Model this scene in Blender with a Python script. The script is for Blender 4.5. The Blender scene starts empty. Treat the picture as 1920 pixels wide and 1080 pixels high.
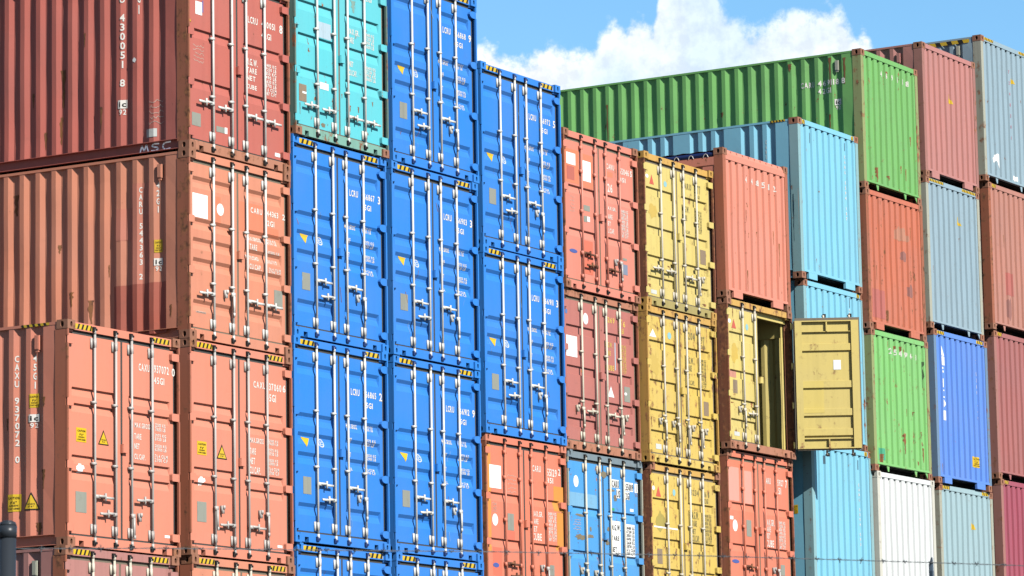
import bpy, bmesh, math, random
from mathutils import Vector, Matrix
R = math.radians
scene = bpy.context.scene
col = scene.collection

# ------------------------------------------------------------------ camera
cam_d = bpy.data.cameras.new('camera'); cam = bpy.data.objects.new('camera', cam_d); col.objects.link(cam)
scene.camera = cam
YAW, PIT, ROL, FPX = 1.03057951, 0.150767179, -0.0173003301, 7274.78522
fwd = Vector((math.sin(YAW)*math.cos(PIT), math.cos(YAW)*math.cos(PIT), math.sin(PIT)))
r0 = Vector((math.cos(YAW), -math.sin(YAW), 0)); u0 = r0.cross(fwd)
rr = math.cos(ROL)*r0 + math.sin(ROL)*u0; uu = -math.sin(ROL)*r0 + math.cos(ROL)*u0
cam.matrix_world = Matrix(((rr.x, uu.x, -fwd.x, -44.70017), (rr.y, uu.y, -fwd.y, -30.44047), (rr.z, uu.z, -fwd.z, 1.16762), (0, 0, 0, 1)))
cam_d.sensor_width = 36; cam_d.lens = FPX/1920*36
cam_d.clip_start = 0.5; cam_d.clip_end = 6000
cam_d.dof.use_dof = True; cam_d.dof.focus_distance = 58; cam_d.dof.aperture_fstop = 24

# ------------------------------------------------------------------ sun, sky, exposure
SAZ, SEL = R(17), R(36)          # sun stands to the left of the door-end normal (-Y)
sv = Vector((-math.sin(SAZ)*math.cos(SEL), -math.cos(SAZ)*math.cos(SEL), math.sin(SEL)))
sd = bpy.data.lights.new('sun', 'SUN'); sun = bpy.data.objects.new('sun', sd); col.objects.link(sun)
sd.energy = 5.0; sd.angle = R(0.5); sd.color = (1.0, 0.965, 0.9)
sun.rotation_euler = sv.to_track_quat('Z', 'Y').to_euler(); sun.location = (-20, -40, 60)
world = bpy.data.worlds.new('World'); scene.world = world; world.use_nodes = True
scene.view_settings.view_transform = 'Standard'; scene.view_settings.look = 'None'
scene.view_settings.exposure = 1.78; scene.view_settings.gamma = 1.0; scene.view_settings.use_curve_mapping = False
SKYLINE = [(58.61,12.24),(58.81,12.22),(58.98,12.10),(59.15,12.03),(59.32,12.04),(59.50,12.17),(59.71,12.25),(59.88,12.18),(59.98,12.11),(60.18,12.11),(60.34,12.15),(60.39,12.29),(60.53,12.45),(60.67,12.55),(60.84,12.46),(60.95,12.58),(61.26,12.52),(61.30,12.77),(61.40,12.88),(61.92,12.90),(62.12,12.83),(62.26,12.74),(62.46,12.60),(62.59,12.42),(62.93,12.44),(63.01,12.52),(63.18,12.60),(63.45,12.61),(63.83,12.63),(64.07,12.62),(64.18,12.38),(64.29,12.21),(64.42,12.29),(64.57,12.18),(64.80,12.07),(65.17,12.06)]

def N(nt, t, **kw):
    n = nt.nodes.new(t)
    for k, v in kw.items():
        if k.startswith('i_'): n.inputs[int(k[2:])].default_value = v
        else: setattr(n, k, v)
    return n

def math_n(nt, op, a, b=None, c=None, clamp=False):
    n = nt.nodes.new('ShaderNodeMath'); n.operation = op; n.use_clamp = clamp
    for i, v in enumerate((a, b, c)):
        if v is None: continue
        if isinstance(v, (int, float)): n.inputs[i].default_value = v
        else: nt.links.new(v, n.inputs[i])
    return n.outputs[0]

def build_world():
    nt = world.node_tree; nt.nodes.clear(); L = nt.links
    sky = N(nt, 'ShaderNodeTexSky', sky_type='NISHITA', sun_disc=False)
    sky.sun_elevation = SEL
    sky.sun_rotation = math.atan2(sv.x, sv.y)
    sky.altitude = 0; sky.air_density = 1.0; sky.dust_density = 0.6; sky.ozone_density = 1.6
    geo = N(nt, 'ShaderNodeTexCoord')
    sep = N(nt, 'ShaderNodeSeparateXYZ'); L.new(geo.outputs['Generated'], sep.inputs[0])
    az = math_n(nt, 'MULTIPLY', math_n(nt, 'ARCTAN2', sep.outputs[0], sep.outputs[1]), 57.29578)
    el = math_n(nt, 'MULTIPLY', math_n(nt, 'ARCSINE', sep.outputs[2]), 57.29578)
    comb = N(nt, 'ShaderNodeCombineXYZ'); L.new(az, comb.inputs[0]); L.new(el, comb.inputs[1])
    n1 = N(nt, 'ShaderNodeTexNoise', noise_dimensions='2D'); L.new(comb.outputs[0], n1.inputs['Vector'])
    n1.inputs['Scale'].default_value = 2.6; n1.inputs['Detail'].default_value = 9; n1.inputs['Roughness'].default_value = 0.62
    n2 = N(nt, 'ShaderNodeTexNoise', noise_dimensions='2D'); L.new(comb.outputs[0], n2.inputs['Vector'])
    n2.inputs['Scale'].default_value = 0.33; n2.inputs['Detail'].default_value = 6
    # the tops of the cumulus bank, as elevation over azimuth
    a0, a1 = 55.0, 68.0; e0, e1 = 4.0, 14.0
    ramp = N(nt, 'ShaderNodeValToRGB'); cr = ramp.color_ramp; cr.interpolation = 'LINEAR'
    cr.elements[0].position = 0; cr.elements[0].color = (.1,)*3+(1,)
    cr.elements[1].position = 1; cr.elements[1].color = (.1,)*3+(1,)
    last = -1
    for a, e in SKYLINE:
        p = (a-a0)/(a1-a0)
        if p - last < 0.008: continue
        last = p
        if len(cr.elements) >= 31: break
        el_ = cr.elements.new(p); v = (e+(.35 if e > 12.75 else .03)-e0)/(e1-e0); el_.color = (v, v, v, 1)
    fac = math_n(nt, 'DIVIDE', math_n(nt, 'SUBTRACT', az, a0), a1-a0, clamp=True)
    L.new(fac, ramp.inputs[0])
    topv = math_n(nt, 'MULTIPLY_ADD', ramp.outputs[0], e1-e0, e0)
    d = math_n(nt, 'SUBTRACT', topv, el)                      # degrees below the cloud tops
    nz = math_n(nt, 'MULTIPLY', math_n(nt, 'SUBTRACT', n1.outputs[0], 0.5), 0.75)
    d = math_n(nt, 'ADD', d, nz)
    mask = N(nt, 'ShaderNodeMapRange', interpolation_type='SMOOTHSTEP'); L.new(d, mask.inputs[0])
    mask.inputs[1].default_value = -0.05; mask.inputs[2].default_value = 0.26
    # scattered clouds higher up and all round
    n3 = N(nt, 'ShaderNodeTexNoise'); L.new(geo.outputs['Generated'], n3.inputs['Vector'])
    n3.inputs['Scale'].default_value = 3.0; n3.inputs['Detail'].default_value = 7
    high = N(nt, 'ShaderNodeMapRange'); L.new(n3.outputs[0], high.inputs[0]); high.inputs[1].default_value = .52; high.inputs[2].default_value = .68
    hi2 = math_n(nt, 'MULTIPLY', high.outputs[0], math_n(nt, 'GREATER_THAN', math_n(nt, 'ABSOLUTE', math_n(nt, 'SUBTRACT', az, 61.5)), 20.0))
    m = math_n(nt, 'MAXIMUM', mask.outputs[0], math_n(nt, 'MULTIPLY', hi2, .12))
    # thin places where blue shows through
    thin = N(nt, 'ShaderNodeMapRange'); L.new(n2.outputs[0], thin.inputs[0]); thin.inputs[1].default_value = .35; thin.inputs[2].default_value = .62
    thin.inputs[3].default_value = .62; thin.inputs[4].default_value = 1.0
    m = math_n(nt, 'MULTIPLY', m, thin.outputs[0])
    shade = N(nt, 'ShaderNodeMapRange'); L.new(n1.outputs[0], shade.inputs[0]); shade.inputs[1].default_value = .36; shade.inputs[2].default_value = .60
    shade.inputs[3].default_value = .80; shade.inputs[4].default_value = 1.0
    bg1 = N(nt, 'ShaderNodeBackground'); L.new(sky.outputs[0], bg1.inputs[0]); bg1.inputs[1].default_value = SKYSTR
    tint = N(nt, 'ShaderNodeMix', data_type='RGBA', blend_type='MULTIPLY'); tint.inputs[0].default_value = 1
    L.new(sky.outputs[0], tint.inputs[6]); tint.inputs[7].default_value = (.60, .88, 1.0, 1)      # a clear, deep blue day
    L.new(tint.outputs[2], bg1.inputs[0])
    bg2 = N(nt, 'ShaderNodeBackground'); bg2.inputs[0].default_value = (.93, .97, 1.0, 1)
    L.new(math_n(nt, 'MULTIPLY', shade.outputs[0], 0.36), bg2.inputs[1])
    mix = N(nt, 'ShaderNodeMixShader'); L.new(m, mix.inputs[0]); L.new(bg1.outputs[0], mix.inputs[1]); L.new(bg2.outputs[0], mix.inputs[2])
    out = N(nt, 'ShaderNodeOutputWorld'); L.new(mix.outputs[0], out.inputs[0])
SKYSTR = 0.0525
build_world()
random.seed(7)

# ------------------------------------------------------------------ materials
def srgb(r, g, b):
    f = lambda c: (c/255/12.92) if c <= 10 else ((c/255+.055)/1.055)**2.4
    return (f(r), f(g), f(b))
GAIN = 4.1           # how much brighter a sunlit front shows than its base colour
_m = {}
def paint(key, rgb, rust=.10, dirt=.25, rough=.45, display=True, metal=0.0, boost=1.0):
    """weathered paint: faded patches, rain streaks, grime and rust blooms, all in world space"""
    if key in _m: return _m[key]
    c = srgb(*rgb)
    if display: c = tuple(min(.80, v*boost/GAIN) for v in c)
    m = bpy.data.materials.new(key); m.use_nodes = True; nt = m.node_tree; L = nt.links
    bs = nt.nodes['Principled BSDF']
    geo = N(nt, 'ShaderNodeNewGeometry')
    big = N(nt, 'ShaderNodeTexNoise'); L.new(geo.outputs['Position'], big.inputs['Vector']); big.inputs['Scale'].default_value = .9; big.inputs['Detail'].default_value = 4
    mp = N(nt, 'ShaderNodeMapping'); L.new(geo.outputs['Position'], mp.inputs[0]); mp.inputs['Scale'].default_value = (9, 9, .45)
    st = N(nt, 'ShaderNodeTexNoise'); L.new(mp.outputs[0], st.inputs['Vector']); st.inputs['Scale'].default_value = 1.0; st.inputs['Detail'].default_value = 5; st.inputs['Roughness'].default_value = .6
    fine = N(nt, 'ShaderNodeTexNoise'); L.new(geo.outputs['Position'], fine.inputs['Vector']); fine.inputs['Scale'].default_value = 7; fine.inputs['Detail'].default_value = 9; fine.inputs['Roughness'].default_value = .68
    def mixc(f, a, b, bt='MIX'):
        n = N(nt, 'ShaderNodeMix', data_type='RGBA', blend_type=bt)
        for s, v in ((0, f), (6, a), (7, b)):
            if isinstance(v, (int, float)): n.inputs[s].default_value = v
            elif isinstance(v, tuple): n.inputs[s].default_value = v+(1,) if len(v) == 3 else v
            else: L.new(v, n.inputs[s])
        return n.outputs[2]
    def ramp(src, a, b, c0=0., c1=1.):
        n = N(nt, 'ShaderNodeMapRange'); L.new(src, n.inputs[0]); n.inputs[1].default_value = a; n.inputs[2].default_value = b
        n.inputs[3].default_value = c0; n.inputs[4].default_value = c1; return n.outputs[0]
    g = sum(c)/3
    faded = tuple(v*.90+g*.05+.003 for v in c)
    base = mixc(ramp(big.outputs[0], .38, .66), c, faded)
    dark = tuple(v*.60+.003 for v in c)
    base = mixc(ramp(st.outputs[0], .50, .74, 0, dirt), base, dark)
    grime = tuple(v*.45+w*.28 for v, w in zip(c, (.10, .075, .055)))
    base = mixc(ramp(fine.outputs[0], .56, .70, 0, dirt*1.1), base, grime)
    # rust: blooms where a broad mask and fine noise meet
    sel = N(nt, 'ShaderNodeMath', operation='MULTIPLY'); L.new(fine.outputs[0], sel.inputs[0])
    L.new(ramp(st.outputs[0], .25, .75, .72, 1.28), sel.inputs[1])
    th = .80 - rust*.42
    rm = ramp(sel.outputs[0], th, th+(.05 if rust < .4 else .13))
    rn = N(nt, 'ShaderNodeTexNoise'); L.new(geo.outputs['Position'], rn.inputs['Vector']); rn.inputs['Scale'].default_value = 16; rn.inputs['Detail'].default_value = 5
    rc = mixc(ramp(rn.outputs[0], .35, .65), (.036, .016, .010), (.125, .052, .024))
    final = mixc(rm, base, rc)
    L.new(final, bs.inputs['Base Color'])
    rmix = ramp(rm, 0, 1, rough, .85); L.new(rmix, bs.inputs['Roughness'])
    bs.inputs['Metallic'].default_value = metal
    bs.inputs['Specular IOR Level'].default_value = .13
    bp = N(nt, 'ShaderNodeBump'); bp.inputs['Strength'].default_value = .25; bp.inputs['Distance'].default_value = .004
    L.new(fine.outputs[0], bp.inputs['Height']); L.new(bp.outputs[0], bs.inputs['Normal'])
    _m[key] = m
    return m
def flat(key, rgb, rough=.6, wear=.12):
    return paint(key, rgb, rust=0.0, dirt=wear, rough=rough)
WHITE = paint('white_vinyl', (252, 252, 250), 0, .06, .5, boost=1.3)
LETTER = paint('white_lettering', (250, 244, 236), 0, .25, .6, boost=1.15)
YELLOWL = flat('yellow_lettering', (250, 212, 110), .6, .3)
DARKL = flat('grey_lettering', (150, 140, 95), .7, .2)
BLACKL = flat('black_lettering', (60, 55, 50), .7, .2)
ROD = paint('galvanised_rod', (248, 246, 240), rust=.16, dirt=.3, rough=.4, boost=1.05)
RODO = paint('old_painted_rod', (246, 236, 215), rust=.30, dirt=.4, rough=.5, boost=1.0)
RODG = paint('grey_galvanised_rod', (222, 214, 208), rust=.10, dirt=.25, rough=.35)
GASKET = paint('rubber_gasket', (84, 84, 82), rust=.0, dirt=.5, rough=.8)
GASKL = paint('weathered_gasket', (140, 128, 110), rust=.25, dirt=.5, rough=.8)
DARK = paint('dark_steel', (34, 30, 30), rust=.2, dirt=.3, rough=.7)  # cams and floor; also painted shade inside holes, notches and gaps
RUSTY = paint('rusty_steel', (176, 112, 84), rust=.52, dirt=.5, rough=.7)
RUSTD = paint('dark_rusty_steel', (120, 72, 54), rust=.8, dirt=.5, rough=.75)
PLATE = paint('dull_metal_plate', (170, 172, 160), rust=.12, dirt=.5, rough=.5)
STY = flat('yellow_sticker', (250, 208, 40), .5)
BLACK = flat('black_print', (40, 38, 34), .6)
SCUFF = flat('pale_scuff', (150, 192, 240), .7, .3)
CHALK = flat('chalk', (238, 205, 190), .8, .3)
RUSTS = paint('rust_stain', (156, 104, 62), rust=.75, dirt=.6, rough=.85)
DEC = {'white': WHITE, 'yellow': STY, 'plate': PLATE, 'patch': None,
       'violet': flat('violet_edge', (140, 120, 185)), 'cyan': flat('pale_cyan_sticker', (165, 220, 230)),
       'brownplate': paint('brown_data_plate', (168, 146, 122), rust=.25, dirt=.5),
       'blueplate': flat('blue_grey_plate', (150, 160, 185)), 'bluelogo': flat('blue_oval_sticker', (90, 110, 190)),
       'pale': flat('pale_residue', (200, 225, 240), .8, .5), 'label': flat('label_white', (238, 240, 235), .6, .3),
       'badge': flat('white_round_badge', (235, 240, 250)), 'ring': flat('blue_ring', (110, 140, 200)),
       'orange': flat('orange_touch_up', (252, 168, 80)), 'redscuff': flat('torn_backing', (215, 120, 105), .8, .5),
       'redpatch': flat('red_touch_up', (255, 132, 104)), 'pinkpatch': flat('pink_touch_up', (255, 182, 165)),
       'paleblue': flat('pale_blue_residue', (140, 200, 240), .7, .4), 'green': flat('green_dot', (60, 190, 130)),
       'pink': flat('faded_red_sticker', (226, 160, 140), .7, .4), 'yellow_r': STY,
       'red_up': flat('red_triangle', (232, 110, 90)), 'white_up': WHITE,
       'darkmark': flat('dark_scuff', (95, 130, 150)), 'scuff': flat('pinkish_scuff', (214, 150, 125), .8, .6),
       'greyscuff': flat('grey_scuff', (176, 120, 112), .8, .6), 'rosepatch': flat('rose_touch_up', (214, 122, 112)),
       'tealpatch': flat('teal_touch_up', (90, 190, 150)), 'stain': flat('mustard_stain', (234, 200, 100)),
       'grime': flat('olive_grime', (196, 178, 96), .8, .6), 'small': STY,
       'rust': RUSTS, 'soot': flat('soot', (80, 110, 70)), 'greysmear': flat('grey_smear', (150, 190, 180), .8, .6),
       'khaki': paint('khaki_bare_metal', (150, 140, 116), .55, .6), 'sidepatch': flat('salmon_touch_up', (240, 150, 125)), 'darkpatch': flat('brick_touch_up', (205, 112, 92), .6, .3)}

# ------------------------------------------------------------------ mesh helpers
class MB:
    def __init__(s): s.v = []; s.f = []; s.m = []
    def quad(s, a, b, c, d, m=0):
        i = len(s.v); s.v += [a, b, c, d]; s.f.append((i, i+1, i+2, i+3)); s.m.append(m)
    def poly(s, pts, m=0):
        i = len(s.v); s.v += list(pts); s.f.append(tuple(range(i, i+len(pts)))); s.m.append(m)
    def box(s, x0, x1, y0, y1, z0, z1, m=0):
        i = len(s.v)
        s.v += [(x0,y0,z0),(x1,y0,z0),(x1,y1,z0),(x0,y1,z0),(x0,y0,z1),(x1,y0,z1),(x1,y1,z1),(x0,y1,z1)]
        for f in ((0,1,5,4),(1,2,6,5),(2,3,7,6),(3,0,4,7),(4,5,6,7),(3,2,1,0)):
            s.f.append(tuple(i+k for k in f)); s.m.append(m)
    def tube(s, p, q, r, n=8, m=0, r2=None):
        p = Vector(p); q = Vector(q); d = (q-p).normalized(); r2 = r if r2 is None else r2
        a = d.orthogonal().normalized(); b = d.cross(a); i = len(s.v)
        for k in range(n):
            t = 2*math.pi*k/n; o = a*math.cos(t)+b*math.sin(t)
            s.v += [tuple(p+o*r), tuple(q+o*r2)]
        for k in range(n):
            j = (k+1) % n
            s.f.append((i+2*k, i+2*j, i+2*j+1, i+2*k+1)); s.m.append(m)
        s.f.append(tuple(i+2*k for k in range(n))[::-1]); s.m.append(m)
        s.f.append(tuple(i+2*k+1 for k in range(n))); s.m.append(m)
    def mesh(s, name, smooth=False):
        me = bpy.data.meshes.new(name); me.from_pydata(s.v, [], s.f)
        n = max(s.m)+1 if s.m else 1
        for k in range(n): me.materials.append(None)
        me.polygons.foreach_set('material_index', s.m)
        if smooth: me.polygons.foreach_set('use_smooth', [len(f) == 4 for f in s.f])
        me.update(); return me
_cache = {}
def cached(key, fn):
    if key not in _cache: _cache[key] = fn()
    return _cache[key]
def add(parent, name, me, mats, loc=(0, 0, 0), rz=0.0):
    o = bpy.data.objects.new(name, me); col.objects.link(o)
    if parent is not None: o.parent = parent
    o.location = loc; o.rotation_euler = (0, 0, rz)
    if not isinstance(mats, (list, tuple)): mats = [mats]
    for k, mt in enumerate(mats):
        if k < len(o.material_slots):
            o.material_slots[k].link = 'OBJECT'; o.material_slots[k].material = mt
    return o

# ---- glyphs from Blender's built-in font, kept as 2D polygons
_gl = {}
def glyph(ch):
    if ch in _gl: return _gl[ch]
    cu = bpy.data.curves.new('glyph', 'FONT'); cu.body = ch; cu.resolution_u = 2; cu.fill_mode = 'FRONT'; cu.offset = .024
    ob = bpy.data.objects.new('glyph', cu); col.objects.link(ob)
    dg = bpy.context.evaluated_depsgraph_get(); me = bpy.data.meshes.new_from_object(ob.evaluated_get(dg))
    vs = [(v.co.x, v.co.y) for v in me.vertices]; fs = [tuple(p.vertices) for p in me.polygons]
    bpy.data.objects.remove(ob); bpy.data.curves.remove(cu); bpy.data.meshes.remove(me)
    if vs:
        x0 = min(v[0] for v in vs); x1 = max(v[0] for v in vs)
    else: x0, x1 = 0, .3
    _gl[ch] = ([(x-x0, y) for x, y in vs], fs, x1-x0); return _gl[ch]
CAP = .729
def text_polys(t, x0, x1, z0, z1, gap=.14):
    """polygons of the word t filling the box"""
    gs = [glyph(c) for c in t]
    w = sum((g[2] if g[0] else .32) for g in gs)+gap*(len(gs)-1); sx = (x1-x0)/max(w, .05); sz = (z1-z0)/CAP
    if len(t) == 1:
        sx = (x1-x0)/max(gs[0][2], .50); pad = ((x1-x0)-gs[0][2]*sx)/2; x0 += pad
    out = []; x = x0
    for g in gs:
        for f in g[1]:
            out.append([(x+g[0][i][0]*sx, z0+g[0][i][1]*sz) for i in f])
        x += ((g[2] if g[0] else .32)+gap)*sx
    return out
def rect(x0, x1, z0, z1): return [[(x0, z0), (x1, z0), (x1, z1), (x0, z1)]]
def disc(x0, x1, z0, z1, n=18):
    cx, cz, a, b = (x0+x1)/2, (z0+z1)/2, (x1-x0)/2, (z1-z0)/2
    return [[(cx+a*math.cos(2*math.pi*k/n), cz+b*math.sin(2*math.pi*k/n)) for k in range(n)]]
def blob(x0, x1, z0, z1, n=20, sd=1):
    rnd = random.Random(sd); cx, cz, a, b = (x0+x1)/2, (z0+z1)/2, (x1-x0)/2, (z1-z0)/2; out = []
    for k in range(n):
        q = rnd.uniform(.62, 1.05); out.append((cx+a*q*math.cos(2*math.pi*k/n), cz+b*q*math.sin(2*math.pi*k/n)))
    return [out]

def decal_mesh(name, polys, surf, us, vs_, off):
    """cut flat polygons along the crease lines of a surface and press them onto it.
    surf(u, v, off) -> 3D point"""
    bm = bmesh.new()
    for p in polys:
        vv = [bm.verts.new((a, 0, b)) for a, b in p]
        try: bm.faces.new(vv)
        except ValueError: pass
    if not bm.verts: bm.free(); return None
    xa = min(v.co.x for v in bm.verts); xb = max(v.co.x for v in bm.verts)
    za = min(v.co.z for v in bm.verts); zb = max(v.co.z for v in bm.verts)
    for u in us:
        if xa < u < xb: bmesh.ops.bisect_plane(bm, geom=bm.verts[:]+bm.edges[:]+bm.faces[:], plane_co=(u, 0, 0), plane_no=(1, 0, 0))
    for v in vs_:
        if za < v < zb: bmesh.ops.bisect_plane(bm, geom=bm.verts[:]+bm.edges[:]+bm.faces[:], plane_co=(0, 0, v), plane_no=(0, 0, 1))
    for v in bm.verts: v.co = surf(v.co.x, v.co.z, off)
    me = bpy.data.meshes.new(name); bm.to_mesh(me); bm.free(); me.materials.append(None); return me

# ------------------------------------------------------------------ container parts
W = 2.438
def m_casting():
    """corner casting with real oval holes on its three outer sides"""
    bm = bmesh.new(); w, l, h = .162, .178, .118
    def plate(o, ax, ay, nrm, pw, ph, hw, hh, uo=.5):
        o = Vector(o); ax = Vector(ax); ay = Vector(ay); nrm = Vector(nrm)
        outer = [(0, 0), (pw, 0), (pw, ph), (0, ph)]
        cx, cy = pw*uo, ph/2; r = hw/2; s = max(0, hh/2-r); inner = []
        for k in range(6): t = math.pi*k/5; inner.append((cx+r*math.cos(t), cy+s+r*math.sin(t)))
        for k in range(6): t = math.pi+math.pi*k/5; inner.append((cx+r*math.cos(t), cy-s+r*math.sin(t)))
        P = lambda p, d=0: o+ax*p[0]+ay*p[1]-nrm*d
        vo = [bm.verts.new(P(p)) for p in outer]; vi = [bm.verts.new(P(p)) for p in inner]
        eo = [bm.edges.new((vo[i], vo[(i+1) % 4])) for i in range(4)]; ei = [bm.edges.new((vi[i], vi[(i+1) % 12])) for i in range(12)]
        res = bmesh.ops.triangle_fill(bm, edges=eo+ei, use_beauty=True)
        vb = [bm.verts.new(P(p, .05)) for p in inner]
        for i in range(12):
            j = (i+1) % 12; bm.faces.new((vi[i], vi[j], vb[j], vb[i]))
        f = bm.faces.new(vb); f.material_index = 1  # hole bottom takes the dark colour as painted shade
    plate((0, 0, 0), (1, 0, 0), (0, 0, 1), (0, -1, 0), w, h, .045, .075)
    plate((0, l, 0), (0, -1, 0), (0, 0, 1), (-1, 0, 0), l, h, .055, .078)
    plate((w, 0, 0), (0, 1, 0), (0, 0, 1), (1, 0, 0), l, h, .055, .078)
    for f in ([(0,0,0),(w,0,0),(w,l,0),(0,l,0)], [(0,0,h),(w,0,h),(w,l,h),(0,l,h)], [(0,l,0),(w,l,0),(w,l,h),(0,l,h)]):
        bm.faces.new([bm.verts.new(p) for p in f])
    bmesh.ops.recalc_face_normals(bm, faces=bm.faces[:])
    me = bpy.data.meshes.new('corner_casting'); bm.to_mesh(me); bm.free(); me.materials.append(None); me.materials.append(None); return me

P_ = .278
def corr_profile(kind, y0, y1):
    """list of (y, depth) for the side wall; depth grows inward"""
    pts = [(y0, 0.)]
    if kind == 'ribbed': starts = [.45+1.04*k+d for k in range(12) for d in (0, .262, .524)]; rmp, inn, dep = .05, .075, .034
    else: starts = [.602-.204-P_+P_*k for k in range(60)]; rmp, inn, dep = .068, .068, .036
    for s in starts:
        a, b, c, d = s, s+rmp, s+rmp+inn, s+2*rmp+inn
        if a <= y0+.01 or d >= y1-.01: continue
        pts += [(a, 0.), (b, dep), (c, dep), (d, 0.)]
    pts.append((y1, 0.)); return pts
def end_profile():
    pts = [(.115, 0.)]; n = 9; p = (W-.23-.05)/n
    for k in range(n):
        a = .115+.05+p*k+.06
        pts += [(a, 0.), (a+.035, .036), (a+.100, .036), (a+.114, 0.)]
    pts.append((W-.115, 0.)); return [q for q in pts if q[0] <= W-.115]
def lerp_prof(pts, u):
    if u <= pts[0][0]: return pts[0][1]
    for (a, da), (b, db) in zip(pts, pts[1:]):
        if u <= b: return da+(db-da)*((u-a)/(b-a) if b > a else 0)
    return pts[-1][1]
def dent(u, v, sd):
    return .007*math.sin(u*2.1+sd*1.7+v*.6)*math.sin(v*2.9+sd)+.004*math.sin(u*5.3-v*4.1+sd*2.3)
ROWS = 9
def side_rows(za, zb): return [za+(zb-za)*k/ROWS for k in range(ROWS+1)]
def m_side(H, L_, kind, sd, ztop):
    pts = corr_profile(kind, .17, L_-.17); zs = side_rows(.16, ztop); v = []; f = []
    amp = 1.0 if kind == 'std' else .3
    for y, d in pts:
        for k, z in enumerate(zs):
            e = 0 if k in (0, len(zs)-1) else amp*dent(y, z, sd)
            v.append((.012+d+max(-.004, e), y+(e*.3 if 0 < k < len(zs)-1 and y not in (pts[0][0], pts[-1][0]) else 0), z))
    n = len(zs)
    for i in range(len(pts)-1):
        for k in range(n-1): f.append((i*n+k, i*n+k+1, (i+1)*n+k+1, (i+1)*n+k))
    me = bpy.data.meshes.new('side_wall'); me.from_pydata(v, [], f); me.materials.append(None); me.update(); return me
def end_bow(x, z, H, sd):
    w = max(0., min(1, (z-.155)/.3, (H-.10-z)/.3, (x-.115)/.2, (W-.115-x)/.2))
    return .55*w*dent(x*1.3+2, z, sd+.7)
def m_endwall(H, sd):
    pts = end_profile(); zs = [.155+(H-.255)*k/12 for k in range(13)]; v = []; f = []; n = 13
    for x, d in pts:
        for z in zs: v.append((x, .014+d+end_bow(x, z, H, sd), z))
    for i in range(len(pts)-1):
        for k in range(n-1): f.append((i*n+k, (i+1)*n+k, (i+1)*n+k+1, i*n+k+1))
    me = bpy.data.meshes.new('end_wall'); me.from_pydata(v, [], f); me.materials.append(None); me.update(); return me

YL = .060             # how far the door faces sit behind the corner castings
DOORT = {             # grooves: (distance of the groove's top below the container's top), kind of section
 'wave_hc':  ([.345, 1.063, 1.341, 1.619, 2.336], [(0, 0), (.05, .036), (.085, .036), (.175, 0)]),
 'wave_st':  ([.345, .916, 1.187, 1.463, 2.037], [(0, 0), (.045, .034), (.08, .034), (.16, 0)]),
 'step_hc':  ([.85, 1.055, 1.72, 1.925], [(0, 0), (.010, .034), (.03, .034), (.115, 0)]),
 'step3':    ([.884, 1.585], [(0, 0), (.010, .034), (.03, .034), (.135, 0)]),
 'step3t':   ([.10+.50, 1.085, 1.575], [(0, 0), (.010, .034), (.03, .034), (.15, 0)]),
 'step4':    ([.565, 1.22, 1.71, 2.06], [(0, 0), (.010, .034), (.128, .034), (.146, 0)]),
}
GX = [(.175, 1.05), (1.388, 2.263)]
LEAF = [(.060, 1.198), (1.240, 2.352)]
def groove_z(H, dt):
    tops, sec = DOORT[dt]; out = []
    for t in tops:
        for dz, d in sec: out.append((H-t-dz, d))
    return sorted(out)
def door_depth(x, z, H, dt):
    D = lerp_prof([(0, 0)]+groove_z(H, dt)+[(H, 0)], z)
    xa, xb = GX[0] if x < 1.219 else GX[1]; e = .014
    S = 0 if x <= xa-e or x >= xb+e else min(1, (x-xa+e)/e, (xb+e-x)/e)
    return D*S
ZB, ZT = .172, .165   # leaf bottom, leaf top below H
def m_leaf(H, dt, side, inner=False):
    xa, xb = LEAF[side]; ga, gb = GX[side]; e = .014
    xs = [xa, ga-e, ga, gb, gb+e, xb]; zs = [ZB]+[z for z, d in groove_z(H, dt)]+[H-ZT]
    mb = MB(); nz = len(zs)
    for x in xs:
        for z in zs: mb.v.append((x, YL+door_depth(x, z, H, dt), z))
    for i in range(len(xs)-1):
        for k in range(nz-1):
            a = i*nz+k; mb.f.append((a, a+nz, a+nz+1, a+1)); mb.m.append(0)
    # leaf edges and the frame on its inner side
    z0, z1 = ZB, H-ZT; yb = .113
    mb.box(xa, xa+.045, YL+.002, yb, z0, z1); mb.box(xb-.045, xb, YL+.002, yb, z0, z1)
    mb.box(xa+.045, xb-.045, YL+.002, yb, z0, z0+.02); mb.box(xa+.045, xb-.045, YL+.002, yb, z1-.02, z1)
    if inner:
        mb.box(xa+.045, xa+.13, yb-.012, yb, z0+.02, z1-.02); mb.box(xb-.12, xb-.045, yb-.012, yb, z0+.02, z1-.02)
        mb.box((xa+xb)/2-.012, (xa+xb)/2+.012, YL+.004, yb-.004, z1-.19, z1-.02); mb.box((xa+xb)/2-.012, (xa+xb)/2+.012, YL+.004, yb-.004, z0+.02, z0+.17)
        mb.box(xa+.13, xb-.12, YL+.003, yb-.014, z1-.20, z1-.19); mb.box(xa+.13, xb-.12, YL+.003, yb-.014, z0+.17, z0+.18)
        mb.box(xa+.13, xb-.12, YL+.003, yb-.02, z0+.27, z0+.28)
    return mb.mesh('door')
def m_seal(H, side, gx=None):
    """grey rubber round one door leaf"""
    xa, xb = LEAF[side]; mb = MB(); y0, y1 = YL+.004, YL+.03
    lo, hi = (xa, xb+.021) if side == 0 else (xa-.021, xb)
    mb.box(lo, hi, y0, y1, H-ZT, H-.117); mb.box(lo, hi, y0, y1, .146, ZB)
    if side == 0: mb.box(xb, xb+.0205, y0, y1, ZB, H-ZT); mb.box(xa-.02, xa, y0, y1, ZB, H-ZT)
    else:
        mb.box(xa-.0205, xa, y0, y1, ZB, H-ZT); mb.box(xb, xb+.030, y0, y1, ZB, H-ZT)
    return mb.mesh('door_seal')
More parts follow.
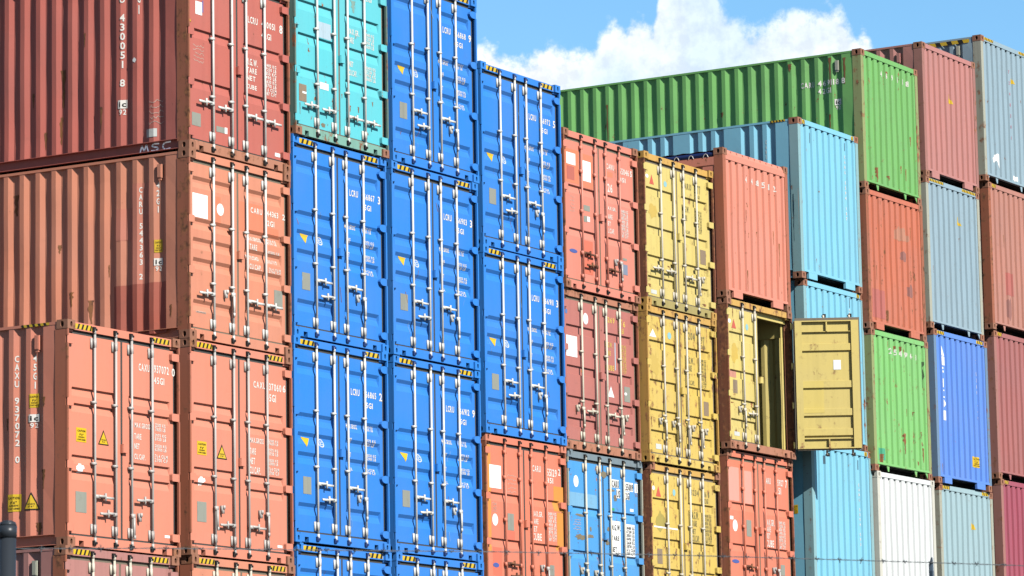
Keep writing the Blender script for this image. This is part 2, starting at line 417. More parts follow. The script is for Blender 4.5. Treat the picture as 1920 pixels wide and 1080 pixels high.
RX = [.598, 1.048, 1.390, 1.840]
def m_rod(H, bracket=True, ymid=.018):
    mb = MB(); mb.tube((0, ymid, .085), (0, ymid, H-.075), .0165, 10)
    for z in (.105, H-.10): mb.tube((0, ymid, z-.035), (0, ymid, z+.035), .020, 8)
    if bracket:
        for z0, z1 in ((.175, .325), (H-.325, H-.175)):
            mb.box(-.052, -.020, .038, YL-.001, z0+.01, z1-.01); mb.box(-.019, .0185, .003, .034, z0+.02, z1-.02)
        for z in (1.09 if H > 2.7 else .80, H-1.02 if H > 2.7 else H-.98):
            mb.box(-.050, .0185, .000, YL-.001, z-.016, z+.016)
    else:
        for z in (.24, .62, 1.3, 1.95, H-.25):
            mb.box(-.030, .024, .006, YL-.001, z-.03, z+.03)
    return mb.mesh('locking_rod', True)
def m_cam(top):
    mb = MB(); mb.box(-.045, .012, .004, .0295, -.03, .03); mb.box(-.012, .03, -.002, .0035, -.018, .012)
    return mb.mesh('rod_cam')
def m_handle(d, down=False):
    mb = MB()
    if not down:
        mb.box(*sorted((0, d*.085)), -.004, .030, -.022, .024)                    # clamp on the rod
        mb.box(*sorted((.06*d, .20*d)), -.010, .008, -.006, .024); mb.box(*sorted((.19*d, .365*d)), -.012, .004, -.020, .010)
        mb.box(*sorted((.17*d, .225*d)), .006, YL-.001, -.016, .016)              # catch on the door
        mb.box(*sorted((.185*d, .205*d)), -.016, .010, -.050, .052)
    else:
        mb.box(*sorted((-.02*d, .045*d)), -.006, .030, -.03, .03)
        mb.box(*sorted((.0*d, .03*d)), -.016, .004, -.27, -.02); mb.box(*sorted((.004*d, .036*d)), -.020, -.002, -.30, -.25)
        mb.box(*sorted((.155*d, .185*d)), .000, YL-.001, -.06, .05); mb.tube((.17*d, -.004, -.0), (.17*d, -.004, .05), .018, 8)
    return mb.mesh('door_handle', True)
def m_hinge(side, rounded):
    xe = LEAF[side][1] if side else LEAF[side][0]; s = 1 if side else -1
    mb = MB(); n = 8 if rounded else 2
    px = W-.024 if side else .024
    # a blade lying on the leaf and running out to the pin on the post
    if rounded:
        top = [(xe-s*.10*math.cos(t), .055*math.sin(t)) for t in [math.pi*(.5-k/6) for k in range(7)]]
        pts = [(px, .05)]+[(x, z) for x, z in top]+[(px, -.05)]
    else: pts = [(px, .05), (xe-s*.075, .05), (xe-s*.085, .035), (xe-s*.085, -.035), (xe-s*.075, -.05), (px, -.05)]
    y0, y1 = .012, YL-.001
    f = [(x, y0, z) for x, z in pts]; b = [(x, y1, z) for x, z in pts]
    mb.poly(f if s < 0 else f[::-1]); mb.poly(b if s > 0 else b[::-1])
    for i in range(len(pts)):
        j = (i+1) % len(pts); mb.quad(f[i], f[j], b[j], b[i])
    mb.tube((px, .016, -.06), (px, .016, .06), .013, 8)
    me = mb.mesh('hinge'); bm = bmesh.new(); bm.from_mesh(me); bmesh.ops.recalc_face_normals(bm, faces=bm.faces[:]); bm.to_mesh(me); bm.free()
    return me
def hinge_zs(H): return [.245+(H-.50)*k/3 for k in range(4)]
def m_post(H, kind):
    """left corner post, origin at the container's front-left corner"""
    mb = MB(); z0, z1 = .118, H-.118
    if kind == 'door':
        mb.box(.004, .012, .034, .205, z0, z1); mb.box(.012, .036, .150, .158, z0, z1)
        zz = [z0]
        for z in hinge_zs(H): zz += [z-.05, z+.05]
        zz.append(z1)
        for a, b in zip(zz[::2], zz[1::2]): mb.box(.003, .034, .003, .034, a, b)
        for z in hinge_zs(H): mb.box(.020, .034, .024, .034, z-.05, z+.05, 1)  # dark filler in each hinge gap, its colour standing in for shadow
    else:
        mb.box(.004, .115, .004, .013, z0, z1); mb.box(.004, .013, .013, .175, z0, z1); mb.box(.013, .06, .166, .175, z0, z1)
    return mb.mesh('corner_post')
def mirror_x(me, name):
    m2 = me.copy(); m2.name = name
    for v in m2.vertices: v.co.x = W-v.co.x
    m2.flip_normals(); return m2
def m_header(H, kind):
    mb = MB()
    if kind == 'door':
        mb.box(.162, W-.162, .030, .10, H-.117, H-.016); mb.box(.034, .162, .040, .10, H-.117-.03, H-.1185); mb.box(W-.162, W-.034, .040, .10, H-.117-.03, H-.1185)
        mb.box(.25, W-.25, .10, .30, H-.03, H-.02)
    elif kind == 'tall':
        mb.box(.162, W-.162, .004, .03, H-.19, H-.09); mb.quad((.162, .004, H-.09), (W-.162, .004, H-.09), (W-.162, .045, H-.012), (.162, .045, H-.012)); mb.box(.115, .162, .004, .03, H-.19, H-.119); mb.box(W-.162, W-.115, .004, .03, H-.19, H-.119)
        for k in range(9): mb.box(.33+.22*k, .345+.22*k, .012, .04, H-.085, H-.03)
    else:
        mb.box(.162, W-.162, .004, .06, H-.10, H-.014); mb.box(.1155, .162, .006, .06, H-.135, H-.1185); mb.box(W-.162, W-.1155, .006, .06, H-.135, H-.1185)
    return mb.mesh('header')
def m_sill(kind, H=0):
    mb = MB()
    if kind == 'door':
        mb.box(.375, W-.375, .030, .10, .014, .145); mb.box(.275, .375, .030, .10, .085, .145); mb.box(W-.375, W-.275, .030, .10, .085, .145)
        mb.box(.162, .275, .030, .10, .014, .145); mb.box(W-.275, W-.162, .030, .10, .014, .145)
        mb.box(.034, .162, .040, .10, .1185, .145); mb.box(W-.162, W-.034, .040, .10, .1185, .145)
        mb.box(.28, .37, .098, .102, .014, .085, 1); mb.box(W-.37, W-.28, .098, .102, .014, .085, 1)  # dark plates behind the notches, painted as their shade
    elif kind == 'tunnel':
        mb.box(.1155, W-.1155, .003, .08, .128, .17)
        for a, b in ((.29, .62), (1.76, 2.14)): mb.box(a, b, .004, .05, .016, .128)
        mb.box(.62, 1.76, .40, .42, -.01, .128, 1); mb.box(.162, W-.162, .36, .38, .0, .128, 1)  # inner cross plates coloured dark for the shade in the openings
    else:
        mb.box(.1155, W-.1155, .003, .08, .128, .165)
        for x, s in ((.162, 1), (W-.162, -1), (.60, 0), (1.78, 0)):
            if s: pts = [(x, .128), (x+s*.10, .128), (x, .02)]
            else: pts = [(x-.07, .128), (x+.045, .128), (x+.025, .02), (x-.02, .02)]
            f = [(a, .02, b) for a, b in pts]; g = [(a, .035, b) for a, b in pts]
            mb.poly(f); mb.poly(g[::-1])
            for i in range(len(f)):
                j = (i+1) % len(f); mb.quad(f[i], g[i], g[j], f[j])
        mb.box(.162, W-.162, .36, .38, .0, .128, 1)  # cross plate coloured dark for the shade under the flange
    return mb.mesh('sill')
def m_toprail(H, L_, kind):
    mb = MB()
    if kind == 'open': mb.box(.004, .07, .178, L_-.178, H-.29, H-.15)
    else: mb.box(.008, .065, .178, L_-.178, H-.056, H-.02)
    return mb.mesh('top_rail')
def m_botrail(L_):
    mb = MB(); a, b = .178, L_-.178
    mb.box(.066, .074, a, b, .022, .160); mb.box(.005, .066, a, b, .022, .030); mb.box(.006, .066, a, b, .153, .160)
    return mb.mesh('bottom_rail')
def m_vent():
    mb = MB(); mb.box(-.012, .012, 0, .075, 0, .19); mb.box(-.008, .012, .012, .063, -.028, 0); mb.box(-.020, -.012, .01, .065, .01, .18)
    return mb.mesh('vent')
def m_roof(H, L_):
    mb = MB(); z = H-.035; n = 40
    for k in range(n):
        a = .05+(L_-.1)*k/n; b = .05+(L_-.1)*(k+1)/n; m = (a+b)/2
        mb.quad((.06, a, z), (W-.06, a, z), (W-.06, m, z+.015), (.06, m, z+.015)); mb.quad((.06, m, z+.015), (W-.06, m, z+.015), (W-.06, b, z), (.06, b, z))
    return mb.mesh('roof')
def m_floor(L_):
    mb = MB(); mb.box(.075, W-.075, .14, L_-.14, .125, .15)
    for k in range(8): mb.box(.08, W-.08, .5+k*L_/9, .56+k*L_/9, .03, .125)
    return mb.mesh('floor')
def hazard(x0, x1, z0, z1, n=4):
    """yellow strip with leaning black bars: (yellow polys, black polys)"""
    y = rect(x0, x1, z0, z1); b = []; p = (x1-x0)/n
    for k in range(n):
        a = x0+p*(k+.55); s = p*.42; t = (z1-z0)*.45
        b.append([(a-t/2, z0), (min(x1, a+s-t/2), z0), (min(x1, a+s+t/2), z1), (min(x1, a+t/2), z1)])
    return y, b

# ------------------------------------------------------------------ the stacks
# name: X, Y, bottom z, height, kind, door type / sill type
DECALS = [
('A1', 'txt', 'CAXU', 1.59, 1.827, 2.404, 2.5),
('A1', 'txt', '937072', 1.928, 2.256, 2.41, 2.513),
('A1', 'txt', '0', 2.32, 2.391, 2.401, 2.508),
('A1', 'txt', '45G1', 1.927, 2.154, 2.264, 2.354),
('A1', 'txt', 'MAX.GROSS', 1.5, 1.835, 1.646, 1.713),
('A1', 'val', '2', 1.949, 2.175, 1.631, 1.739),
('A1', 'txt', 'TARE', 1.491, 1.644, 1.494, 1.57),
('A1', 'txt', 'NET', 1.491, 1.603, 1.366, 1.44),
('A1', 'txt', 'CU.CAP.', 1.49, 1.732, 1.231, 1.303),
('A1', 'val', '2', 1.944, 2.19, 1.504, 1.602),
('A1', 'val', '2', 1.943, 2.197, 1.367, 1.463),
('A1', 'val', '2', 1.942, 2.224, 1.225, 1.329),
('A1', 'rect', 'yellow', 0.254, 0.466, 1.352, 1.535),
('A1', 'caution', '', 0.254, 0.466, 1.352, 1.535),
('A1', 'tri', '', 0.714, 0.942, 1.353, 1.549),
('A1', 'blob', 'white', 0.233, 0.426, 0.943, 1.086),
('A1', 'rect', 'plate', 0.24, 0.47, 0.448, 0.715),
('A1', 'rect', 'white', 2.155, 2.272, 0.242, 0.278),
('B3', 'txt', 'CAXU', 1.562, 1.853, 2.403, 2.495),
('B3', 'txt', '937060', 1.877, 2.236, 2.4, 2.5),
('B3', 'txt', '6', 2.267, 2.343, 2.404, 2.505),
('B3', 'txt', '45G1', 1.875, 2.104, 2.245, 2.348),
('B3', 'txt', 'MAX.GROSS', 1.465, 1.796, 1.635, 1.706),
('B3', 'txt', 'TARE', 1.463, 1.607, 1.475, 1.563),
('B3', 'txt', 'NET', 1.462, 1.588, 1.34, 1.429),
('B3', 'txt', 'CU.CAP.', 1.46, 1.72, 1.21, 1.306),
('B3', 'val', '2', 1.914, 2.148, 1.631, 1.712),
('B3', 'val', '2', 1.912, 2.146, 1.486, 1.588),
('B3', 'val', '2', 1.91, 2.144, 1.352, 1.443),
('B3', 'val', '2', 1.908, 2.166, 1.219, 1.326),
('B3', 'rect', 'yellow', 0.234, 0.449, 1.365, 1.549),
('B3', 'caution', '', 0.234, 0.449, 1.365, 1.549),
('B3', 'tri', '', 0.681, 0.928, 1.345, 1.549),
('B3', 'blob', 'white', 0.23, 0.418, 0.943, 1.085),
('B3', 'rect', 'plate', 0.227, 0.441, 0.462, 0.733),
('B3', 'rect', 'white', 2.117, 2.234, 0.227, 0.263),
('B2', 'rect', 'patch', 1.254, 1.834, 1.639, 2.045),
('B2', 'rect', 'patch', 0.664, 0.816, 1.64, 2.03),
('B2', 'rect', 'patch', 1.932, 2.209, 1.647, 1.764),
('B2', 'txt', 'CARU', 1.527, 1.808, 1.921, 2.0),
('B2', 'txt', '544363', 1.862, 2.2, 1.926, 2.005),
('B2', 'txt', '2', 2.299, 2.366, 1.921, 2.003),
('B2', 'txt', '42G1', 1.861, 2.101, 1.787, 1.866),
('B2', 'txt', 'MAX.GROSS', 1.439, 1.796, 1.53, 1.586),
('B2', 'txt', 'TARE', 1.497, 1.675, 1.403, 1.484),
('B2', 'val', '2', 1.942, 2.17, 1.523, 1.605),
('B2', 'rect', 'white', 0.155, 0.508, 1.683, 2.009),
('B2', 'disc', 'white', 0.721, 0.887, 1.774, 1.942),
('B2', 'txt', 'PAYLOAD', 1.435, 1.733, 1.264, 1.322),
('B2', 'txt', 'CU.CAP.', 1.493, 1.779, 1.131, 1.205),
('B2', 'val', '2', 1.939, 2.217, 1.395, 1.436),
('B2', 'val', '2', 1.938, 2.179, 1.258, 1.317),
('B2', 'val', '2', 1.96, 2.25, 1.127, 1.202),
('B2', 'rect', 'plate', 2.089, 2.292, 0.672, 0.905),
('B2', 'rect', 'cyan', 1.234, 1.293, 1.263, 1.331),
('B1', 'txt', 'LCRU', 1.487, 1.725, 2.016, 2.111),
('B1', 'txt', '430051', 1.815, 2.151, 2.015, 2.105),
('B1', 'txt', '8', 2.257, 2.339, 2.0, 2.119),
('B1', 'txt', '42G1', 1.813, 2.053, 1.853, 1.942),
('B1', 'txt', 'M.G.W.', 1.439, 1.718, 1.416, 1.511),
('B1', 'txt', 'TARE', 1.448, 1.692, 1.304, 1.382),
('B1', 'txt', 'NET', 1.443, 1.66, 1.197, 1.268),
('B1', 'txt', 'CUBE', 1.435, 1.689, 1.077, 1.141),
('B1', 'val', '8', 1.869, 2.173, 1.049, 1.508),
('B1', 'rect', 'white', 0.238, 0.394, 1.91, 2.093),
('B1', 'rect', 'violet', 0.396, 0.424, 1.957, 2.122),
('B1', 'tri', 'small', 0.07, 0.138, 1.775, 1.839),
('B1', 'rect', 'plate', 0.144, 0.351, 0.351, 0.533),
('B1', 'rect', 'plate', 0.716, 0.913, 0.346, 0.426),
('B1', 'rect', 'white', 0.914, 0.977, 0.348, 0.434),
('B1', 'rect', 'white', 2.127, 2.254, 0.214, 0.266),
('C1', 'txt', '42G1', 1.884, 2.091, 2.278, 2.339),
('C1', 'txt', 'MAX.GR.', 1.45, 1.752, 1.711, 1.794),
('C1', 'txt', 'TARE', 1.457, 1.602, 1.579, 1.669),
('C1', 'txt', 'NET', 1.47, 1.585, 1.229, 1.308),
('C1', 'txt', 'CU.CAP.', 1.467, 1.681, 1.097, 1.182),
('C1', 'val', '4', 1.912, 2.145, 1.564, 1.8),
('C1', 'val', '4', 1.921, 2.175, 1.081, 1.304),
('C1', 'rect', 'pale', 0.668, 1.009, 1.518, 1.751),
('C1', 'rect', 'brownplate', 0.175, 0.365, 0.506, 0.756),
('C1', 'rect', 'white', 0.262, 0.363, 0.627, 0.656),
('C1', 'rect', 'white', 0.705, 0.931, 0.767, 0.865),
('C2', 'txt', 'LCRU', 1.525, 1.75, 2.212, 2.307),
('C2', 'txt', '@N', 1.848, 2.188, 2.208, 2.299),
('C2', 'txt', '@C', 2.27, 2.347, 2.194, 2.308),
('C2', 'txt', '45G1', 1.845, 2.095, 2.056, 2.138),
('C2', 'txt', 'MAX.GROSS', 1.443, 1.714, 1.727, 1.792),
('C2', 'val', '2', 1.898, 2.133, 1.718, 1.803),
('C2', 'ringbadge', '', 0.7, 0.847, 1.383, 1.508),
('C2', 'txt', 'TARE', 1.448, 1.536, 1.524, 1.589),
('C2', 'txt', 'NET', 1.444, 1.51, 1.316, 1.376),
('C2', 'txt', 'CU.', 1.448, 1.561, 1.118, 1.164),
('C2', 'val', '2', 1.904, 2.158, 1.499, 1.603),
('C2', 'val', '2', 1.899, 2.162, 1.293, 1.389),
('C2', 'val', '2', 1.895, 2.149, 1.092, 1.183),
('C2', 'rect', 'plate', 0.288, 0.491, 0.694, 0.939),
('C2', 'wtri', 'yellow', 0.284, 0.457, 1.39, 1.498),
('F1', 'rect', 'patch', 0.127, 0.576, 1.731, 2.282),
('F1', 'rect', 'patch', 0.651, 1.037, 1.714, 2.265),
('F1', 'rect', 'patch', 1.451, 1.683, 2.003, 2.091),
('F1', 'rect', 'white', 0.178, 0.466, 2.031, 2.221),
('F1', 'rect', 'redscuff', 0.183, 0.429, 1.778, 2.003),
('F1', 'rect', 'white', 0.652, 0.959, 1.821, 2.155),
('F1', 'txt', 'CARU', 1.47, 1.73, 2.133, 2.223),
('F1', 'txt', '55046', 1.91, 2.22, 2.109, 2.211),
('F1', 'txt', '5', 2.253, 2.328, 2.111, 2.206),
('F1', 'txt', '351', 1.903, 2.102, 1.98, 2.056),
('F1', 'txt', '26', 1.498, 1.658, 1.755, 1.892),
('F1', 'txt', 'MAX.GR.', 1.435, 1.771, 1.457, 1.514),
('F1', 'rect', 'plate', 0.704, 0.907, 1.334, 1.426),
('F1', 'txt', 'TARE', 1.449, 1.639, 1.306, 1.384),
('F1', 'txt', 'NET', 1.43, 1.579, 1.194, 1.264),
('F1', 'txt', 'CU.CAP.', 1.425, 1.704, 1.071, 1.152),
('F1', 'val', '8', 1.913, 2.159, 1.048, 1.518),
('F1', 'rect', 'plate', 0.705, 0.81, 1.151, 1.247),
('F1', 'rect', 'white', 0.814, 0.9, 1.164, 1.248),
('F1', 'disc', 'bluelogo', 0.225, 0.477, 0.593, 0.656),
('F1', 'rect', 'blueplate', 1.958, 2.113, 0.441, 0.61),
('F1', 'rect', 'plate', 1.962, 2.095, 0.676, 0.715),
('F1', 'rect', 'redpatch', 0.635, 0.979, 0.301, 0.846),
('F2', 'disc', 'white', 0.709, 0.872, 2.07, 2.256),
('F2', 'disc', 'ring', 0.134, 0.211, 2.178, 2.257),
('F2', 'rect', 'white', 0.153, 0.5, 1.501, 1.837),
('F2', 'ytxt', '2269', 1.418, 1.732, 2.188, 2.276),
('F2', 'ytxt', '927', 1.861, 1.987, 2.182, 2.286),
('F2', 'ytxt', '6', 2.008, 2.087, 2.166, 2.261),
('F2', 'ytxt', '2261', 1.855, 2.032, 2.048, 2.139),
('F2', 'ytxt', 'M.G.W.', 1.415, 1.645, 1.778, 1.863),
('F2', 'ytxt', 'TARE', 1.409, 1.584, 1.647, 1.725),
('F2', 'ytxt', 'NET', 1.409, 1.525, 1.538, 1.594),
('F2', 'ytxt', 'CUBE', 1.405, 1.685, 1.403, 1.491),
('F2', 'yval', '8', 1.871, 2.092, 1.382, 1.864),
('F2', 'rect', 'pale', 1.719, 1.749, 1.423, 1.875),
('F2', 'disc', 'orange', 0.673, 0.751, 1.28, 1.326),
('F2', 'wtri', 'white_up', 1.467, 1.674, 0.967, 1.145),
('F2', 'rect', 'plate', 2.008, 2.201, 0.935, 1.185),
('F2', 'disc', 'white', 2.012, 2.1, 1.042, 1.089),
('G1', 'disc', 'white', 0.146, 0.245, 2.141, 2.206),
('G1', 'wtri', 'red_up', 0.276, 0.43, 2.054, 2.218),
('G1', 'disc', 'cyan', 0.768, 0.878, 2.072, 2.17),
('G1', 'dtxt', 'CARU', 1.392, 1.736, 2.141, 2.247),
('G1', 'dtxt', '2077', 1.84, 2.059, 2.119, 2.265),
('G1', 'dtxt', '22G1', 1.874, 2.026, 2.033, 2.093),
('G1', 'dtxt', 'M.G.W.', 1.4, 1.646, 1.742, 1.85),
('G1', 'dtxt', 'TARE', 1.406, 1.569, 1.603, 1.695),
('G1', 'dtxt', 'NET', 1.4, 1.507, 1.486, 1.566),
('G1', 'dval', '8', 1.846, 2.079, 1.427, 1.824),
('G1', 'blob', 'stain', 0.205, 0.53, 1.461, 1.735),
('G1', 'dtxt', 'CU.CAP.', 1.435, 1.67, 1.381, 1.436),
('G1', 'rect', 'brownplate', 2.002, 2.199, 0.917, 1.166),
('G1', 'rect', 'label', 0.247, 0.444, 0.209, 0.276),
('G2', 'wtri', 'white_up', 0.173, 0.409, 2.091, 2.223),
('G2', 'disc', 'cyan', 0.795, 0.926, 2.108, 2.226),
('G2', 'dtxt', '3204', 1.442, 1.759, 2.186, 2.312),
('G2', 'dtxt', '597', 1.903, 2.094, 2.155, 2.282),
('G2', 'dtxt', '22G1', 1.924, 2.101, 2.075, 2.136),
('G2', 'dtxt', 'M.G.W.', 1.437, 1.693, 1.776, 1.883),
('G2', 'dtxt', 'TARE', 1.459, 1.62, 1.648, 1.752),
('G2', 'dtxt', 'NET', 1.451, 1.558, 1.522, 1.604),
('G2', 'dtxt', 'CU.CAP.', 1.446, 1.708, 1.416, 1.497),
('G2', 'dval', '8', 1.9, 2.122, 1.39, 1.892),
('G2', 'rect', 'brownplate', 2.015, 2.188, 0.94, 1.178),
('G2', 'rect', 'label', 0.31, 0.5, 0.233, 0.321),
('G2', 'blob', 'stain', 0.156, 0.513, 1.429, 1.839),
('H2', 'disc', 'white', 0.13, 0.232, 2.161, 2.235),
('H2', 'wtri', 'red_up', 0.251, 0.421, 2.085, 2.249),
('H2', 'disc', 'cyan', 0.77, 0.872, 2.101, 2.213),
('H2', 'blob', 'stain', 0.187, 0.497, 1.48, 1.868),
('H2', 'rect', 'pink', 0.116, 0.441, 1.243, 1.359),
('H2', 'rect', 'brownplate', 0.257, 0.417, 0.969, 1.197),
('H2', 'rect', 'label', 0.26, 0.451, 0.24, 0.311),
('G3', 'disc', 'white', 0.148, 0.24, 3.77, 3.844),
('G3', 'wtri', 'red_up', 0.27, 0.446, 3.675, 3.848),
('G3', 'disc', 'cyan', 0.845, 0.944, 3.724, 3.838),
('G3', 'dtxt', '3234', 1.481, 1.758, 3.785, 3.883),
('G3', 'dtxt', '86 8', 1.928, 2.128, 3.785, 3.88),
('G3', 'dtxt', '22G1', 1.941, 2.084, 3.681, 3.762),
('G3', 'dtxt', 'M.G.W.', 1.489, 1.738, 3.391, 3.519),
('G3', 'dtxt', 'TARE', 1.493, 1.667, 3.268, 3.365),
('G3', 'dtxt', 'NET', 1.493, 1.622, 3.137, 3.229),
('G3', 'dtxt', 'CU.CAP.', 1.495, 1.749, 3.009, 3.12),
('G3', 'dval', '8', 1.935, 2.18, 3.0, 3.496),
('G3', 'rect', 'brownplate', 0.277, 0.449, 2.568, 2.816),
('G3', 'blob', 'grime', 0.196, 0.602, 3.061, 3.445),
('G3', 'rect', 'white', 0.183, 0.993, 3.186, 3.162),
('E3', 'rect', 'orange', 0.137, 0.227, 2.432, 4.063),
('E3', 'rect', 'orange', 2.115, 2.422, 3.178, 3.57),
('E3', 'rect', 'orange', 2.207, 2.399, 2.567, 3.163),
('E3', 'rect', 'redpatch', 0.653, 0.919, 2.624, 2.777),
('E3', 'rect', 'redpatch', 0.27, 0.52, 2.07, 2.498),
('E3', 'rect', 'white', 0.188, 0.531, 3.405, 3.76),
('E3', 'disc', 'white', 0.254, 0.422, 2.829, 3.014),
('E3', 'rect', 'plate', 0.707, 0.892, 2.788, 3.046),
('E3', 'txt', 'CARU', 1.477, 1.727, 3.756, 3.855),
('E3', 'txt', '55129', 1.92, 2.219, 3.719, 3.837),
('E3', 'txt', '2', 2.263, 2.332, 3.75, 3.854),
('E3', 'txt', '351', 1.915, 2.104, 3.608, 3.695),
('E3', 'txt', 'MAX.GR.', 1.444, 1.769, 3.056, 3.141),
('E3', 'txt', 'TARE', 1.448, 1.626, 2.939, 3.023),
('E3', 'txt', 'NET', 1.436, 1.592, 2.818, 2.904),
('E3', 'txt', 'CUBE', 1.44, 1.722, 2.687, 2.797),
('E3', 'val', '8', 1.908, 2.177, 2.694, 3.153),
('E3', 'disc', 'bluelogo', 0.255, 0.435, 2.191, 2.265),
('E3', 'rect', 'plate', 1.963, 2.097, 2.159, 2.324),
('F3', 'rect', 'paleblue', 0.134, 1.013, 3.324, 3.563),
('F3', 'disc', 'white', 0.269, 0.426, 3.648, 3.839),
('F3', 'rect', 'white', 1.498, 1.737, 3.733, 3.865),
('F3', 'btxt', 'CARU', 1.505, 1.73, 3.742, 3.854),
('F3', 'rect', 'white', 1.899, 2.207, 3.707, 3.852),
('F3', 'btxt', '255089', 1.906, 2.2, 3.72, 3.833),
('F3', 'rect', 'white', 2.253, 2.354, 3.702, 3.85),
('F3', 'btxt', '1', 2.277, 2.33, 3.716, 3.842),
('F3', 'rect', 'white', 1.647, 1.769, 3.571, 3.717),
('F3', 'btxt', 'US', 1.654, 1.762, 3.584, 3.704),
('F3', 'rect', 'white', 1.892, 2.083, 3.566, 3.697),
('F3', 'btxt', '22G1', 1.899, 2.075, 3.575, 3.684),
('F3', 'rect', 'white', 1.45, 1.756, 2.646, 3.192),
('F3', 'btxt', 'M.G.W.', 1.467, 1.754, 3.04, 3.136),
('F3', 'btxt', 'TARE', 1.459, 1.708, 2.874, 2.953),
('F3', 'btxt', 'NET', 1.451, 1.622, 2.686, 2.771),
('F3', 'rect', 'white', 1.916, 2.226, 2.627, 3.167),
('F3', 'bval', '8', 1.953, 2.208, 2.655, 3.131),
('F3', 'rect', 'white', 2.084, 2.201, 3.38, 3.426),
('F3', 'rect', 'green', 1.497, 1.573, 3.355, 3.397),
('H3', 'rect', 'pinkpatch', 0.105, 0.512, 3.778, 4.352),
('H3', 'rect', 'pinkpatch', 0.607, 0.98, 3.761, 4.322),
('H3', 'disc', 'white', 0.244, 0.418, 3.256, 3.456),
('H3', 'rect', 'white', 0.153, 0.27, 3.453, 3.51),
('H3', 'rect', 'plate', 0.746, 0.926, 3.199, 3.481),
('H3', 'txt', 'CARU', 1.449, 1.683, 4.162, 4.267),
('H3', 'txt', '559127', 1.895, 2.167, 4.158, 4.267),
('H3', 'txt', '7', 2.233, 2.301, 4.137, 4.277),
('H3', 'txt', '351', 1.895, 2.068, 4.012, 4.127),
('H3', 'txt', 'MAX.GR.', 1.452, 1.787, 3.44, 3.55),
('H3', 'txt', 'TARE', 1.454, 1.647, 3.328, 3.427),
('H3', 'txt', 'NET', 1.455, 1.618, 3.213, 3.305),
('H3', 'txt', 'CUBE', 1.449, 1.743, 3.072, 3.192),
('H3', 'val', '8', 1.928, 2.19, 3.055, 3.542),
('H3', 'disc', 'bluelogo', 0.19, 0.453, 2.715, 2.779),
('H3', 'rect', 'plate', 1.985, 2.14, 2.6, 2.786),
('H1', 'spaced', '448512', 0.802, 2.158, 2.082, 2.206),
('J1', 'spaced', '469118', 0.81, 2.197, 2.227, 2.32),
('J3', 'spaced', '254943', 0.771, 2.148, 2.225, 2.326),
('K1', 'wtri', 'yellow_r', 1.152, 1.367, 1.619, 1.776),
('K1', 'vtxt', 'CARU 402118', 1.928, 1.954, 0.998, 1.676),
('K2', 'wtri', 'yellow_r', 1.382, 1.585, 2.164, 2.301),
('K4', 'wtri', 'yellow_r', 1.424, 1.623, 6.734, 6.89),
('K3', 'rect', 'yellow', 1.585, 1.969, 0.422, 0.625),
('K3', 'caution', '', 1.585, 1.969, 0.422, 0.625),
('K3', 'vtxt', '2 MEDU 448', 1.892, 1.945, 1.303, 2.509),
('K3', 'vlogo', '', 0.379, 0.574, 1.207, 2.612),
('L1', 'wtri', 'yellow_r', 1.416, 1.622, 2.195, 2.322),
('L1', 'star', '', 0.39, 0.76, 0.286, 0.621),
('L1', 'rect', 'white', 1.363, 1.589, 0.194, 0.286),
('L1', 'vred', '7 2 4 8 3 0 1', 1.32, 1.467, 0.964, 2.414),
('I1', 'vtxt', 'CARU 5594 107', 1.858, 1.928, 1.239, 2.472),
('I1', 'rect', 'darkmark', 0.544, 0.565, 2.503, 2.688),
('I1', 'rect', 'darkmark', 1.874, 1.907, 2.556, 2.705),
('I2', 'rect', 'darkmark', 0.507, 0.535, 2.533, 2.735),
('I2', 'rect', 'darkmark', 1.843, 1.873, 2.578, 2.764),
('I2', 'vtxt', 'CARU', 1.82, 1.916, 2.336, 2.553),
('I3', 'vtxt', 'CARU 5594 093', 1.865, 1.974, 3.251, 4.409),
('I3', 'rect', 'darkmark', 0.544, 0.578, 4.657, 4.806),
('I3', 'rect', 'darkmark', 1.864, 1.902, 4.655, 4.829),
('J2', 'blob', 'scuff', 1.185, 1.847, 1.738, 2.074),
('J2', 'blob', 'greyscuff', 1.473, 1.698, 1.382, 1.618),
('J2', 'blob', 'greyscuff', 1.711, 1.977, 0.762, 1.013),
('J2', 'rect', 'rosepatch', 0.179, 0.731, 0.231, 0.756),
('J3', 'rect', 'tealpatch', 0.195, 0.513, 0.212, 0.429),
('L2', 'blob', 'greyscuff', 0.709, 1.027, 0.229, 0.712),
('L2', 'rect', 'rosepatch', 0.753, 1.074, 0.756, 1.201),
('B1s', 'vst', 'LCRU 430051 8', 1.178, 1.09, 0.96, 2.658),
('B1s', 'vst', '42G1', 0.877, 0.828, 1.938, 2.57),
('B1s', 'wmark', '', 1.197, 1.063, 0.593, 0.797),
('B1s', 'blob', 'white', 0.967, 0.89, 1.295, 1.368),
('B1s', 'rect', 'label', 0.742, 0.559, 0.227, 0.341),
('B1s', 'msc', 'MSC', 0.87, 0.349, -0.036, 0.209),
('B2s', 'rect', 'sidepatch', 0.969, 0.658, 0.724, 2.198),
('B2s', 'rect', 'sidepatch', 1.238, 0.971, 1.433, 1.87),
('B2s', 'rect', 'darkpatch', 1.29, 0.397, 0.107, 0.81),
('B2s', 'vst', 'CARU 544363 2', 0.859, 0.8, 0.851, 2.145),
('B2s', 'vst', '42G1', 0.569, 0.512, 1.74, 2.187),
('B2s', 'rect', 'yellow', 0.596, 0.481, 1.216, 1.39),
('B2s', 'caution', '', 0.596, 0.481, 1.216, 1.39),
('B2s', 'wmark', '', 0.6, 0.475, 0.964, 1.136),
('A1s', 'vst', 'CAXU 937072 0', 0.871, 0.796, 1.09, 2.497),
('A1s', 'vst', '45G1', 0.576, 0.513, 2.023, 2.488),
('A1s', 'rect', 'yellow', 0.615, 0.485, 1.803, 1.981),
('A1s', 'caution', '', 0.615, 0.485, 1.803, 1.981),
